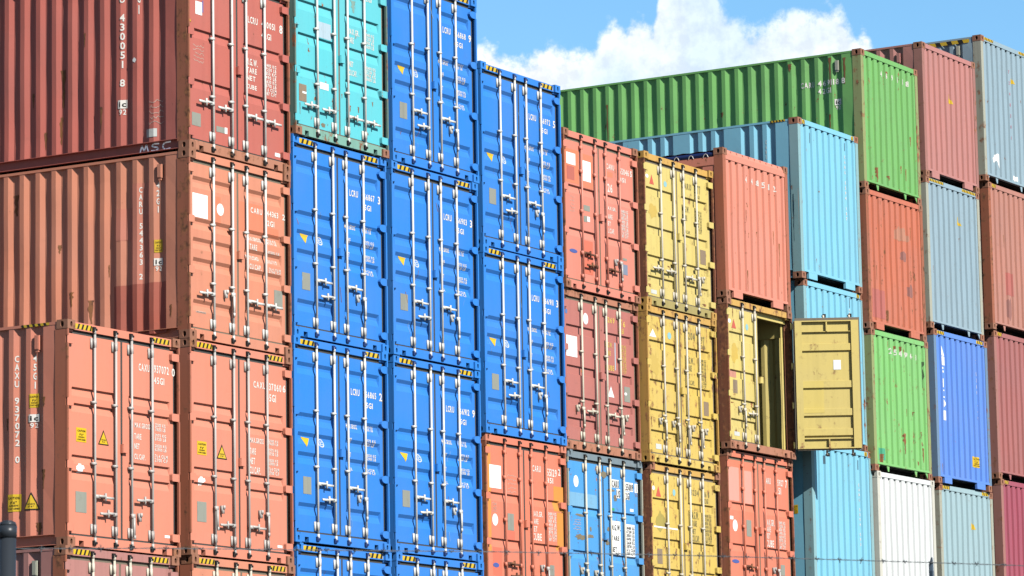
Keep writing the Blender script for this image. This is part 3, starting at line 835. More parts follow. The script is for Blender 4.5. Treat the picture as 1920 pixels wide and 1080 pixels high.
('A1s', 'wmark', '', 0.626, 0.477, 1.543, 1.717),
('A1s', 'rect', 'yellow', 0.976, 0.771, 0.486, 0.707),
('A1s', 'caution', '', 0.976, 0.771, 0.486, 0.707),
('A1s', 'tri', '', 0.71, 0.476, 0.489, 0.721),
('J1s', 'txt', 'CARU', 1.248, 0.975, 1.98, 2.085),
('J1s', 'txt', '469118', 0.899, 0.473, 1.98, 2.085),
('J1s', 'txt', '8', 0.415, 0.331, 1.98, 2.085),
('J1s', 'txt', '42G1', 0.897, 0.625, 1.835, 1.935),
('J1s', 'wmark', '', 0.569, 0.435, 1.51, 1.704),
('I1s', 'vst', 'CARU 559410 7', 0.654, 0.627, 1.379, 2.536),
('I3s', 'rect', 'yellow', 0.369, 0.295, 3.757, 3.912),
('I3s', 'caution', '', 0.369, 0.295, 3.757, 3.912),
('J3', 'streak', 'rust', 0.472, 0.534, 2.222, 2.39),
('J3', 'streak', 'rust', 0.75, 0.817, 2.326, 2.437),
('J3', 'streak', 'rust', 0.971, 1.077, 2.271, 2.378),
('J3', 'streak', 'rust', 1.263, 1.318, 2.289, 2.393),
('J3', 'streak', 'rust', 1.225, 1.287, 0.686, 0.873),
('J3', 'streak', 'rust', 1.281, 1.38, 0.407, 0.782),
('J3', 'streak', 'rust', 0.224, 0.435, 0.165, 0.323),
('J3', 'streak', 'rust', 0.696, 0.785, 0.185, 0.33),
('J3', 'streak', 'rust', 1.641, 1.737, 0.252, 0.338),
('J3', 'streak', 'rust', 1.831, 1.914, 0.231, 0.307),
('J3', 'streak', 'rust', 2.057, 2.152, 0.306, 0.574),
('J3', 'streak', 'rust', 2.015, 2.059, 0.768, 0.874),
('J3', 'streak', 'rust', 1.494, 1.522, 1.119, 1.254),
('J3', 'streak', 'rust', 1.734, 1.779, 1.143, 1.222),
('J3', 'streak', 'rust', 0.971, 1.018, 1.305, 1.355),
('J3', 'streak', 'soot', 2.183, 2.274, 1.717, 2.209),
('J1', 'streak', 'rust', 0.706, 0.759, 0.215, 0.941),
('J1', 'streak', 'rust', 0.551, 0.636, 0.181, 0.451),
('J1', 'streak', 'rust', 0.247, 0.312, 0.664, 0.803),
('J1', 'streak', 'rust', 2.027, 2.091, 1.07, 1.246),
('J1', 'streak', 'rust', 1.026, 1.126, 0.275, 0.361),
('J1', 'streak', 'rust', 1.564, 1.63, 0.476, 0.628),
('J1', 'streak', 'rust', 1.049, 1.162, 2.222, 2.338),
('J1', 'streak', 'rust', 1.777, 1.837, 0.372, 0.599),
('J2', 'streak', 'rust', 0.367, 0.394, 0.921, 1.196),
('J2', 'streak', 'rust', 1.874, 1.905, 1.852, 2.097),
('J2', 'streak', 'rust', 2.325, 2.358, 1.769, 2.086),
('J2', 'streak', 'rust', 0.784, 0.849, 0.21, 0.411),
('J2', 'streak', 'rust', 2.15, 2.195, 1.25, 1.422),
('K3', 'streak', 'rust', 0.276, 0.33, 0.217, 0.386),
('K3', 'streak', 'rust', 1.663, 1.74, 0.213, 0.294),
('K2', 'streak', 'rust', 0.08, 0.111, 1.194, 1.333),
('K2', 'streak', 'rust', 0.279, 0.319, 1.077, 1.215),
('I1', 'streak', 'rust', 0.241, 0.265, 0.178, 0.311),
('I1', 'streak', 'rust', 0.766, 0.798, 0.215, 0.332),
('I1', 'streak', 'rust', 0.611, 0.632, 0.33, 0.419),
('I1', 'streak', 'rust', -0.027, -0.04, 0.756, 1.603),
('H1', 'streak', 'rust', 1.193, 1.293, 1.171, 1.283),
('H1', 'streak', 'rust', 2.033, 2.079, 0.582, 1.175),
('H1', 'streak', 'rust', 0.834, 0.862, 1.394, 1.608),
('H1', 'streak', 'rust', 0.821, 0.866, 0.184, 0.55),
('H1', 'streak', 'rust', 0.229, 0.26, 0.572, 0.722),
('H1', 'streak', 'rust', 1.821, 1.854, 1.12, 1.367),
('H1', 'streak', 'rust', 1.424, 1.448, 1.317, 1.47),
('L2', 'streak', 'rust', 0.683, 0.705, 1.679, 1.937),
('L2', 'streak', 'rust', 1.247, 1.275, 1.379, 1.675),
('L2', 'streak', 'rust', 1.636, 1.631, 0.973, 1.424),
('G2', 'streak', 'rust', 0.16, 0.207, 0.639, 0.778),
('G2', 'streak', 'rust', 0.75, 0.799, 0.39, 0.491),
('G2', 'streak', 'rust', 0.802, 0.927, 0.44, 0.456),
('G2', 'streak', 'rust', 1.78, 1.831, 0.319, 0.408),
('G2', 'streak', 'rust', 1.007, 1.068, 0.307, 0.408),
('G2', 'streak', 'rust', 2.106, 2.329, 0.187, 0.235),
('G2', 'streak', 'rust', 1.324, 1.356, 0.584, 0.714),
('G2', 'streak', 'rust', 0.35, 0.537, 0.236, 0.259),
('G3', 'streak', 'rust', 0.188, 0.215, 3.697, 3.91),
('G3', 'streak', 'rust', 0.355, 0.384, 3.925, 4.004),
('G3', 'streak', 'rust', 1.487, 1.505, 3.754, 3.847),
('G3', 'streak', 'rust', 2.224, 2.27, 3.842, 3.995),
('G3', 'streak', 'rust', 2.303, 2.334, 3.286, 3.577),
('G3', 'streak', 'rust', 0.203, 0.232, 2.804, 2.963),
('G3', 'streak', 'rust', 1.677, 1.7, 2.642, 2.714),
('G3', 'streak', 'rust', 1.357, 1.7, 3.534, 3.528),
('G1', 'streak', 'rust', 0.151, 0.276, 0.294, 0.363),
('G1', 'streak', 'rust', 0.889, 0.988, 0.693, 0.751),
('G1', 'streak', 'rust', 0.234, 0.317, -0.066, 0.008),
('G1', 'streak', 'rust', 1.999, 2.237, 0.2, 0.244),
('H2', 'streak', 'rust', 0.289, 0.338, 2.266, 2.424),
('H2', 'streak', 'rust', 0.27, 0.292, 2.043, 2.068),
('H2', 'streak', 'rust', 0.173, 0.358, 0.794, 0.816),
('H2', 'streak', 'rust', 0.934, 1.04, 0.777, 0.876),
('H2', 'streak', 'rust', 0.805, 0.86, 0.705, 0.754),
('H2', 'streak', 'rust', 0.184, 0.204, 0.347, 0.493),
('H2', 'streak', 'rust', 0.647, 0.687, 0.472, 0.536),
('F3', 'blob', 'khaki', 0.309, 0.608, 3.182, 3.236),
('F3', 'blob', 'khaki', 0.278, 0.631, 2.804, 2.913),
('F3', 'blob', 'khaki', 0.636, 0.899, 2.859, 2.927),
('F3', 'blob', 'khaki', 1.317, 1.625, 3.651, 3.711),
('F3', 'blob', 'khaki', 1.546, 1.676, 3.497, 3.632),
('F3', 'blob', 'khaki', 1.243, 1.393, 2.767, 2.872),
('F3', 'blob', 'khaki', 1.117, 1.362, 3.854, 3.983),
('F3', 'blob', 'khaki', 1.31, 1.422, 2.999, 3.087),
('F3', 'blob', 'khaki', 0.754, 0.826, 2.959, 3.049),
('C1', 'streak', 'rust', 1.461, 1.521, 0.549, 0.645),
('C1', 'streak', 'rust', 1.68, 1.751, 0.569, 0.657),
('C1', 'streak', 'rust', 2.072, 2.117, 0.722, 0.791),
('C1', 'streak', 'rust', 2.129, 2.234, 0.469, 0.5),
('C1', 'streak', 'rust', 1.266, 1.296, 0.717, 0.782),
('C1', 'streak', 'rust', 0.185, 0.212, 0.287, 0.483),
('C1', 'blob', 'khaki', 0.725, 0.856, 0.205, 0.277),
('C1', 'streak', 'rust', 1.028, 1.05, 0.537, 0.673),
('C1', 'streak', 'rust', 1.424, 1.438, 0.74, 0.901),
('C1', 'streak', 'greysmear', 1.527, 1.68, 2.041, 2.217),
('E3', 'scrib', '3', 0.658, 0.973, 3.353, 3.66),
('E3', 'scrib', '2', 0.251, 0.388, 3.034, 3.193),
('B1', 'scrib', '4', 0.155, 0.427, 1.23, 1.498),
('F1', 'scrib', '5', 0.259, 0.409, 1.247, 1.534),
('F3', 'scrib', '6', 0.223, 0.478, 2.955, 3.145),
('B2', 'scrib', '7', 0.206, 0.457, 0.376, 0.401),
('B2s', 'streak', 'rust', 1.717, 1.637, 0.338, 0.659),
('B2s', 'streak', 'rust', 2.032, 1.964, 0.599, 0.797),
('B2s', 'streak', 'rust', 2.254, 2.179, 1.361, 1.478),
('B2s', 'streak', 'rust', 1.39, 1.357, 0.953, 1.12),
('B2s', 'streak', 'rust', 3.048, 2.908, 1.96, 2.253),
('B2s', 'streak', 'rust', 0.33, 0.298, 0.3, 0.478),
('B1s', 'streak', 'rust', 2.209, 2.121, 0.812, 1.344),
('B1s', 'streak', 'rust', 2.722, 2.663, 0.876, 1.073),
('B1s', 'streak', 'rust', 2.501, 2.442, 0.257, 0.501),
('B1s', 'streak', 'rust', 2.238, 2.164, 0.297, 0.683),
('B1s', 'streak', 'rust', 1.513, 1.464, 0.358, 0.74),
('B1s', 'streak', 'rust', 1.786, 1.752, 1.619, 1.814),
('B1s', 'scrib', '8', 0.698, 0.445, 0.382, 0.761),
('A1s', 'streak', 'rust', 0.438, 0.36, 0.744, 0.997),
('A1s', 'streak', 'rust', 0.561, 0.417, 0.161, 0.324),
('A1s', 'streak', 'rust', 1.026, 0.97, 1.533, 1.694),
('A1s', 'streak', 'rust', 0.415, 0.361, 1.799, 1.928),
('J1s', 'streak', 'rust', 5.394, 5.343, 1.438, 2.161),
('J1s', 'streak', 'rust', 0.667, 0.609, 1.902, 2.492),
('J1s', 'streak', 'rust', 0.379, 0.31, 1.963, 2.456),
('J1s', 'streak', 'rust', 1.522, 1.419, 2.326, 2.469),
('J1s', 'streak', 'rust', 2.954, 2.866, 1.616, 1.725),
('J1s', 'streak', 'rust', 0.702, 0.64, 1.163, 1.429),

]
ZG = 5.85
def C_(rgb, **k): return rgb
CT = {}
def paintkey(k, rgb, rust=.1, dirt=.25): return paint(k, rgb, rust=rust, dirt=dirt)
PA = {
 'coral': paint('coral_paint', (252, 158, 130), .12, .14), 'salmon': paint('salmon_paint', (244, 160, 128), .16, .22),
 'brick': paint('brick_red_paint', (218, 122, 108), .18, .22), 'teal': paint('turquoise_paint', (112, 226, 238), .30, .12),
 'blue': paint('blue_paint', (60, 150, 250), .04, .12, boost=1.0), 'orange': paint('orange_red_paint', (253, 148, 118), .16, .2),
 'coralb': paint('faded_coral_paint', (252, 156, 134), .16, .2), 'maroon': paint('faded_maroon_paint', (212, 134, 124), .16, .3),
 'azure': paint('azure_paint', (92, 178, 250), .34, .2), 'yellow': paint('straw_yellow_paint', (246, 222, 134), .42, .42),
 'yellowb': paint('rust_streaked_yellow_paint', (246, 212, 112), .60, .48), 'salmonb': paint('salmon_end_paint', (254, 162, 138), .24, .2),
 'sky': paint('light_blue_paint', (150, 226, 255), .18, .12), 'green': paint('leaf_green_paint', (138, 206, 118), .28, .25),
 'greenb': paint('mossy_green_paint', (150, 222, 132), .40, .3), 'verm': paint('vermilion_paint', (230, 134, 104), .32, .35),
 'white': paint('white_paint', (250, 253, 253), .06, .12, boost=1.02), 'rose': paint('dusty_rose_paint', (217, 148, 140), .10, .18),
 'grey': paint('blue_grey_paint', (172, 198, 212), .14, .18), 'royal': paint('royal_blue_paint', (112, 162, 255), .14, .15),
 'palegrey': paint('pale_grey_blue_paint', (184, 214, 222), .12, .15), 'clay': paint('pale_clay_paint', (214, 148, 130), .25, .3),
 'wine': paint('faded_wine_paint', (196, 122, 118), .14, .25), 'plum': paint('plum_paint', (190, 96, 114), .04, .2),
 'mauve': paint('mauve_brown_paint', (206, 144, 136), .3, .35),
 'p_red': paint('rust_red_post', (200, 120, 92), .50, .5, .6), 'p_brown': paint('brown_rust_post', (186, 112, 84), .72, .5, .7),
 'p_cast': paint('rusty_casting', (180, 124, 98), .66, .5, .7), 'p_dbrown': paint('dark_rust_post', (150, 92, 68), .85, .6, .75), 'p_blue': paint('blue_post', (58, 150, 248), .03, .15),
 'p_yel': paint('ochre_post', (222, 172, 90), .62, .5, .6), 'p_green': paint('olive_green_post', (170, 180, 120), .62, .5, .6),
 'p_grey': paint('grey_beige_post', (196, 196, 178), .5, .5, .6), 'p_sky': paint('light_blue_post', (160, 205, 212), .42, .4, .6),
 'p_white': paint('off_white_post', (235, 232, 218), .3, .4, .6), 'p_coral': paint('coral_post', (240, 150, 122), .10, .4, .6),
 'p_mauve': paint('mauve_post', (190, 132, 122), .5, .5, .6), 'p_rusttop': RUSTY,
 'h_rust': paint('rusted_header', (205, 140, 112), .62, .5, .7), 'h_grey': paint('grey_header', (140, 158, 168), .15, .5, .6),
 'h_yrust': paint('rusted_yellow_header', (236, 186, 100), .60, .5, .6), 'h_tealr': paint('rusted_turquoise_sill', (142, 196, 180), .62, .5, .6),
 'p_dusk': paint('dusty_blue_post', (128, 158, 190), .45, .5, .6), 'tarp': flat('navy_tarpaulin', (32, 52, 110), .55), }
HCH, STH = 2.896, 2.591
def bt(n, X, Y, z0, z1, kind, dt, col_, post, cast=None, rod=None, label='', **k):
    CT[n] = dict(X=X, Y=Y, z0=z0+ZG, H=z1-z0, kind=kind, dt=dt, body=col_, post=post, cast=cast or 'p_cast', rod=rod, label=label, **k)
H4 = [(0, 'L', .46), (1, 'L', .47), (2, 'R', .47), (3, 'R', .46)]
HB = [(0, 'R', .85), (1, 'L', .64), (2, 'R', .85), (3, 'Ld', .72)]
LB = 'bright blue container '
bt('A1', -5.599, -.37, -.435, 2.465, 'door', 'step_hc', 'coral', 'p_red', rod=RODG, hz=4, side='std', sd=1, handles=[(0,'R',.67),(1,'L',.46),(3,'L',.69),(2,'Rd',.47)], lg='CAXU 937072', scratchy=1,
   label='coral red container numbered 937072, leftmost of the whole stack, with yellow warning triangles')
bt('A2', -5.68, -.40, -3.331, -.435, 'door', 'step_hc', 'mauve', 'p_brown', rod=RODO, hz=4, side='std', sd=2, handles=H4, header='mauve',
   label='mauve brown container cut by the picture bottom under the leftmost coral one')
bt('B1', -2.684, -.19, 5.148, 7.739, 'door', 'step3', 'brick', 'p_brown', rod=ROD, side='std', sd=3, handles=[(0,'L',.70),(1,'L',.68),(2,'R',.67),(3,'R',.66)], sill='h_rust', sidem='brickside', vent_off=True,
   label='brick red container numbered 430051 at the top left with MSC scrawled on its lower rail')
bt('B2', -2.691, -.19, 2.559, 5.148, 'door', 'wave_st', 'salmon', 'p_brown', rod=ROD, side='std', sd=4, handles=[(0,'L',.65),(1,'Ld',.70),(2,'R',.655),(3,'R',.65)],
   label='pale salmon container numbered 544363 with a white square and round sticker on its door')
bt('B3', -2.688, -.19, -.358, 2.559, 'door', 'step_hc', 'coral', 'p_red', rod=RODG, hz=4, side='std', sd=5, handles=[(0,'Rd',.66),(1,'L',.45),(2,'R',.46),(3,'Ld',.66)],
   label='coral red container numbered 937060 below the pale salmon one')
bt('B4', -2.66, -.19, -3.254, -.358, 'door', 'step_hc', 'salmon', 'p_red', rod=RODO, hz=4, side='std', sd=6, handles=H4,
   label='dull salmon container cut by the picture bottom under the coral one numbered 937060')
bt('C1', .033, -.089, 5.792, 8.383, 'door', 'step3t', 'teal', 'p_green2', rod=ROD, side='std', sd=1, handles=[(0,'L',.465),(1,'L',.46),(2,'R',.455),(3,'R',.45)], sill='h_tealr',
   label='turquoise container with rust-stained sill standing on a bright blue one')
for n, X, Y, a, b, num, lab in [('C2', .022, -.044, 2.905, 5.792, '966867 3', 'directly under the turquoise one, numbered 966867'),
        ('C3', 0., -.046, 0., 2.905, '966865 2', 'numbered 966865, third down in the turquoise-topped stack'),
        ('C4', .102, .0, -2.896, 0., '966870 1', 'cut by the picture bottom at the foot of the turquoise-topped stack'),
        ('D1', 2.795, .053, 5.832, 8.712, '966868 9', 'numbered 966868, topmost of the blue ones against the sky'),
        ('D2', 2.764, .064, 2.941, 5.832, '966903 3', 'numbered 966903, second down in the tallest all-blue stack'),
        ('D3', 2.782, .083, .027, 2.941, '966912 9', 'numbered 966912, third down in the tallest all-blue stack'),
        ('D4', 2.80, .085, -2.869, .027, '966915 4', 'cut by the picture bottom in the tallest all-blue stack'),
        ('E1', 5.462, .139, 4.922, 7.808, '966972 5', 'numbered 966972, its top edge against the cloud'),
        ('E2', 5.428, .123, 2.026, 4.922, '966911 3', 'numbered 966911, standing on an orange-red one')]:
    bt(n, X, Y, a, b, 'door', 'wave_hc', 'blue', 'p_blue', cast='p_blue', rod=ROD, hz=3, side='std', sd=2, handles=HB, num=num, rounded=True, group='bright blue containers', label=LB+lab)
bt('E3', 5.451, .152, -.565, 2.026, 'door', 'step3', 'orange', 'p_brown', cast='p_coral', rod='body', side='std', sd=3, handles=[(0,'R',.63),(1,'L',.45),(2,'R',.46),(3,'Ld',.62)],
   label='orange-red container with orange touch-up strips under the blue stack')
bt('F1', 8.154, .248, 4.614, 7.202, 'door', 'step3', 'coralb', 'p_brown', rod='body', side='std', sd=4, handles=[(0,'R',.62),(1,'L',.44),(2,'R',.45),(3,'Ld',.60)],
   label='faded coral container with two torn white posters, on the maroon one')
bt('F2', 8.152, .301, 2.029, 4.614, 'door', 'step4', 'maroon', 'p_brown', rod=RODO, side='std', sd=5, handles=[(0,'Ld',.68),(1,'L',.66),(2,'R',.655),(3,'Rd',.66)], header='h_rust', sill='h_rust',
   label='faded maroon container with yellow numbers and a white triangle')
bt('F3', 8.253, .342, -.562, 2.029, 'door', 'step3', 'azure', 'p_grey', cast='h_grey', rod=RODO, side='std', sd=6, handles=[(0,'Ld',.68),(1,'Ld',.66),(2,'R',.62),(3,'Rd',.62)], header='h_grey',
   label='azure blue container with white number panels and rust blots under the maroon one')
bt('G1', 10.656, .169, 4.625, 7.193, 'door', 'step4', 'yellow', 'p_dbrown', cast='p_yel', rod=RODO, side='std', sd=1, handles=[(0,'L',.64),(1,'L',.64),(2,'R',.61),(3,'Rd',.64)], header='h_yrust', sill='yellowdk',
   label='straw yellow container with a dented left door, top of the yellow stack')
bt('G2', 10.644, .172, 2.018, 4.625, 'door', 'step4', 'yellowb', 'p_yel', cast='p_yel', rod=RODO, side='std', sd=2, handles=[(0,'Ld',.70),(1,'Ld',.69),(2,'Rd',.68),(3,'Rd',.66)], header='h_yrust', sill='yellowb',
   label='rust-streaked yellow container with an ochre post, middle of the yellow stack')
bt('G3', 10.744, .226, -.573, 2.018, 'door', 'step4', 'yellowb', 'p_dbrown', rod=RODO, side='std', sd=3, handles=[(0,'L',.64),(1,'L',.64),(2,'R',.61),(3,'R',.62)], header='h_yrust', sill='yellowb',
   label='yellow container with an olive grime smear on its left door, lowest of the yellow stack')
bt('H1', 13.147, .007, 5.030, 7.614, 'end', 'tunnel', 'salmonb', 'p_red', side='std', sd=4, toprail='open', hdr='tall', tarp=True,
   label='salmon open-top container with a rolled navy tarpaulin, above the open door')
bt('H2', 13.160, .003, 2.438, 5.030, 'door', 'step4', 'yellow', 'p_dbrown', rod=RODO, side='std', sd=5, handles=[(0,'Ld',.70),(1,'L',.655),(2,'R',.62),(3,'Rd',.62)], header='h_yrust', sill='h_rust', open=True,
   label='yellow container with its right door swung wide open')
bt('H3', 13.193, .089, -.153, 2.438, 'door', 'step3', 'orange', 'p_brown', rod='body', side='std', sd=6, handles=[(0,'R',.63),(1,'L',.45),(2,'R',.46),(3,'Ld',.62)],
   label='orange-red container with two pale pink patches under the open-doored one')
bt('I1', 16.018, -.002, 5.708, 8.602, 'end', 'tunnel', 'sky', 'p_sky', side='ribbed', sd=1, hzs=1, label='light blue container with ribbed side, topmost of the light blue stack')
bt('I2', 16.143, .038, 2.821, 5.708, 'end', 'tunnel', 'sky', 'p_sky', side='ribbed', sd=2, hzs=2, label='light blue container half hidden behind the open yellow door')
bt('I3', 16.163, -.012, -.075, 2.821, 'end', 'tunnel', 'sky', 'p_sky', side='ribbed', sd=3, hzs=2, label='light blue container with the shadow of the open door on its corner')
bt('J1', 18.473, -.101, 7.673, 10.264, 'end', 'gusset', 'green', 'p_green', side='std', sd=2, label='leaf green container numbered 469118 with its long side against the sky')
bt('J2', 18.507, -.099, 5.082, 7.673, 'end', 'tunnel', 'verm', 'p_brown', side='std', sd=3, label='scuffed vermilion container between two green ones')
bt('J3', 18.538, -.103, 2.485, 5.082, 'end', 'gusset', 'greenb', 'p_green', side='std', sd=4, label='mossy green container with rust runs and a teal patch at its lower left corner')
bt('J4', 18.618, -.102, -.106, 2.485, 'end', 'gusset', 'white', 'p_white', cast='p_white', side='std', sd=5, label='white container under the mossy green one')
bt('K1', 21.118, -.115, 8.268, 10.860, 'end', 'tunnel', 'rose', 'p_mauve', side='std', sd=6, label='dusty rose container with a yellow triangle, between green and blue-grey at the top right')
bt('K2', 21.108, -.109, 5.380, 8.268, 'end', 'gusset', 'grey', 'p_grey', side='std', sd=1, hzs=3, label='blue-grey container with a hazard-striped top rail under the dusty rose one')
bt('K3', 21.237, -.105, 2.470, 5.380, 'end', 'tunnel', 'royal', 'p_dusk', side='std', sd=2, hzs=4, label='royal blue container with white vertical lettering and a yellow sticker')
bt('K4', 21.383, -.046, -.426, 2.470, 'end', 'gusset', 'palegrey', 'p_grey', side='std', sd=3, hzs=4, label='pale grey-blue container with a yellow triangle, cut off below the royal blue one')
bt('L1', 23.903, -.10, 8.594, 11.494, 'end', 'gusset', 'grey', 'p_grey', side='std', sd=4, hzs=5, label='blue-grey container with a white star and pink digits at the top right corner')
bt('L2', 24.05, -.08, 5.689, 8.594, 'end', 'gusset', 'clay', 'p_brown', side='std', sd=5, hzs=6, label='pale clay container at the right edge below the blue-grey one with the star')
bt('L3', 24.25, .0, 2.792, 5.689, 'end', 'gusset', 'wine', 'p_mauve', side='std', sd=6, hzs=6, label='faded wine red container at the right edge beside the royal blue one')
bt('L4', 24.33, .0, -.104, 2.792, 'end', 'gusset', 'plum', 'p_mauve', side='std', sd=1, hzs=6, label='plum red container in the lower right corner')
PA['p_green2'] = paint('rusted_turquoise_post', (120, 150, 140), .65, .5, .6)
PA['yellowdk'] = paint('dull_yellow_sill', (196, 178, 110), .25, .4, .6)

def side_mapper(H, kind, sd, ztop):
    pts = corr_profile(kind, .17, 12.192-.17); us = [p[0] for p in pts]; zs = side_rows(.16, ztop); amp = 1. if kind == 'std' else .3
    def at(u, z):
        k = min(len(zs)-2, max(0, int((z-zs[0])/(zs[1]-zs[0])))); a, b = zs[k], zs[k+1]; t = (z-a)/(b-a)
        d = lerp_prof(pts, u)
        def e(kk, zz): return 0 if kk in (0, len(zs)-1) else max(-.004, amp*dent(u, zz, sd))
        return .012+d+e(k, a)*(1-t)+e(k+1, b)*t
    return (lambda u, z, o: Vector((at(u, z)-o, u, z))), us, zs

GNAMES = {'white': 'sticker', 'plate': 'data_plate'}
def polys_for(d, H, seed=0):
    """decal row -> list of (part name, material, polys)"""
    kind, txt, x0, x1, z0, z1 = d[1:7]; out = []
    if kind in ('txt', 'ytxt', 'dtxt', 'btxt'):
        mt = {'txt': LETTER, 'ytxt': YELLOWL, 'dtxt': DARKL, 'btxt': BLACKL}[kind]
        g = .003 if kind == 'btxt' else 0
        out.append(('lettering', mt, text_polys(txt, x0, x1, z0, z1), g))
    elif kind in ('val', 'yval', 'dval', 'bval'):
        mt = {'val': LETTER, 'yval': YELLOWL, 'dval': DARKL, 'bval': BLACKL}[kind]; n = int(txt); rnd = random.Random(hash((round(x0, 2), n)) & 255)
        vals = ['30480 KG', '67200 LB', '3850 KG', '8490 LB', '26630 KG', '58710 LB', '67.6 CU.M', '2387 C.FT'] if n == 8 else [['32500 KG', '71650 LB'], ['3970 KG', '8750 LB'], ['28530 KG', '62900 LB'], ['76.4 CU.M', '2700 C.F']][min(3, max(0, int((1.75-z1)/.13)))]
        if n == 4: vals = ['30480 KG', '67200 LB', '3900 KG', '8600 LB']
        h = (z1-z0)/n
        for k in range(n): out.append(('lettering', mt, text_polys(vals[k % len(vals)], x0, x1, z1-h*(k+.86), z1-h*k), 0.003 if kind == 'bval' else 0))
    elif kind == 'rect': out.append(({'plate': 'data_plate', 'brownplate': 'data_plate', 'blueplate': 'data_plate'}.get(txt, 'paint_patch' if 'patch' in txt or txt in ('orange', 'pale', 'redscuff', 'paleblue', 'darkmark') else 'sticker'), DEC[txt], rect(x0, x1, z0, z1), 0))
    elif kind == 'ringbadge':
        w = x1-x0; h = z1-z0
        out.append(('sticker', DEC['badge'], disc(x0, x1, z0, z1), 0)); out.append(('sticker', PA['blue'], disc(x0+w*.14, x1-w*.14, z0+h*.14, z1-h*.14), .0012))
        out.append(('sticker', DEC['badge'], rect(x0+w*.30, x0+w*.44, z0+h*.28, z1-h*.28)+rect(x0+w*.52, x0+w*.72, z0+h*.3, z0+h*.42)+rect(x0+w*.52, x0+w*.72, z0+h*.58, z0+h*.7), .0024))
    elif kind == 'disc': out.append(('sticker', DEC[txt], disc(x0, x1, z0, z1), 0))
    elif kind == 'blob': out.append(('paint_patch', DEC[txt], blob(x0, x1, z0, z1, 20, int(x0*100)), 0))
    elif kind == 'streak':
        rnd = random.Random(int(abs(x0*977+z0*131))); n_ = 9; Lp = []; Rp = []; c = (x0+x1)/2; w = abs(x1-x0)/2
        for k in range(n_+1):
            t = k/n_; z = z1-(z1-z0)*t; e = w*(1.05-.75*t)*rnd.uniform(.45, 1.1)
            sh = rnd.uniform(-.2, .2)*w; Lp.append((c+sh-e, z)); Rp.append((c+sh+e*rnd.uniform(.6, 1.1), z))
        P = [[Lp[k], Rp[k], Rp[k+1], Lp[k+1]] for k in range(n_)]
        out.append(('rust_streak' if txt == 'rust' else 'paint_patch', DEC[txt], P, .0004))
    elif kind == 'scrib':
        rnd = random.Random(int(txt)); P = []; rws = 5; w = x1-x0; h = z1-z0
        for r_ in range(rws):
            zc = z1-h*(r_+.5)/rws; n_ = rnd.randint(7, 12); a0 = rnd.uniform(0, .3)
            pts = [(x0+w*(a0+(1-a0)*k/n_), zc+rnd.uniform(-.32, .32)*h/rws) for k in range(n_+1)]
            P += stroke(pts, .007)
        out.append(('chalk_marks', CHALK, P, .0006))
    elif kind == 'tri':
        c = (x0+x1)/2; out.append(('warning_sticker', BLACK, [[(x0, z0), (x1, z0), (c, z1)]], 0)); w = x1-x0; h = z1-z0
        out.append(('warning_sticker', STY, [[(x0+w*.11, z0+h*.07), (x1-w*.11, z0+h*.07), (c, z1-h*.15)]], .002))
        if not txt: out.append(('lettering', BLACK, text_polys('HIGH', c-w*.2, c+w*.2, z0+h*.3, z0+h*.38)+text_polys('9\'6"', c-w*.16, c+w*.16, z0+h*.16, z0+h*.24), .004))
    elif kind == 'caution':
        w = x1-x0; h = z1-z0; P = text_polys('CAUTION', x0+w*.12, x1-w*.12, z0+h*.72, z0+h*.86)+text_polys('9\'6"', x0+w*.3, x1-w*.3, z0+h*.46, z0+h*.60)+text_polys('HIGH', x0+w*.22, x1-w*.22, z0+h*.30, z0+h*.40)+text_polys('CONTAINER', x0+w*.1, x1-w*.1, z0+h*.12, z0+h*.22)
        out.append(('lettering', BLACK, P, .003))
    elif kind == 'wtri':
        if txt == 'yellow_r': x1 = max(x1, x0+.17); z0 -= .03
        c = (x0+x1)/2
        if txt == 'yellow': x1 += .04; z0 -= .03; P = [[(x0, z1), (x0+(x1-x0)*.45, z0), (x1, z1-(z1-z0)*.05)]]
        elif txt == 'yellow_r': P = [[(x0, z0), (x1, z0), (x0+(x1-x0)*.15, z1)]]
        else: P = [[(x0, z0), (x1, z0), (c, z1)]]
        out.append(('warning_sticker', DEC[txt], P, 0))
    elif kind == 'spaced':
        p = (x1-x0)/len(txt); P = []
        for k, ch in enumerate(txt): P += text_polys(ch, x0+p*k+.03, x0+p*k+.085, z1-.115, z1-.01)
        out.append(('lettering', LETTER, P, 0))
    elif kind in ('vst', 'vtxt', 'vred'):
        n = len(txt); h = (z1-z0)/n; P = []; w = max(.03, x1-x0) if kind == 'vst' else .05
        for k, ch in enumerate(txt):
            if ch == ' ': continue
            zt = z1-h*k; zb = zt-h*(.78 if kind == 'vst' else .6)
            if kind == 'vst': P += [[(x1+x0-a, b) for a, b in p][::-1] for p in text_polys(ch, x1+(x0-x1)*.12, x0-(x0-x1)*.12, zb, zt)]
            else: P += text_polys(ch, x0, x0+w, zb, zt)
        out.append(('lettering', LETTER if kind != 'vred' else flat('faded_pink_lettering', (214, 150, 170), .7, .4), P, 0))
    elif kind == 'wmark':
        s = 1 if x1 > x0 else -1
        zm = z0+(z1-z0)*.42; out.append(('lettering', LETTER, rect(min(x0, x1), max(x0, x1), zm, z1), 0))
        w = x1-x0; out.append(('lettering', BLACKL, [[(a, b) for a, b in p] for p in text_polys('ic', x0+w*.15, x1-w*.15, zm+(z1-zm)*.2, z1-(z1-zm)*.15)], .003))
        out.append(('lettering', LETTER, text_polys('92', x0+w*.15, x1-w*.15, z0, zm-.01), 0))
    elif kind == 'star':
        w = (x1-x0)*1.15; h = z1-z0; T = lambda a, b: (x0+a*w, z0+b*h)
        out.append(('sticker', WHITE, [[T(0, .62), T(.55, 1), T(.85, .95), T(.8, .0), T(.5, .55), T(.1, .35)]], 0))
    elif kind == 'vlogo':
        P = []; w = .12; X0 = .343
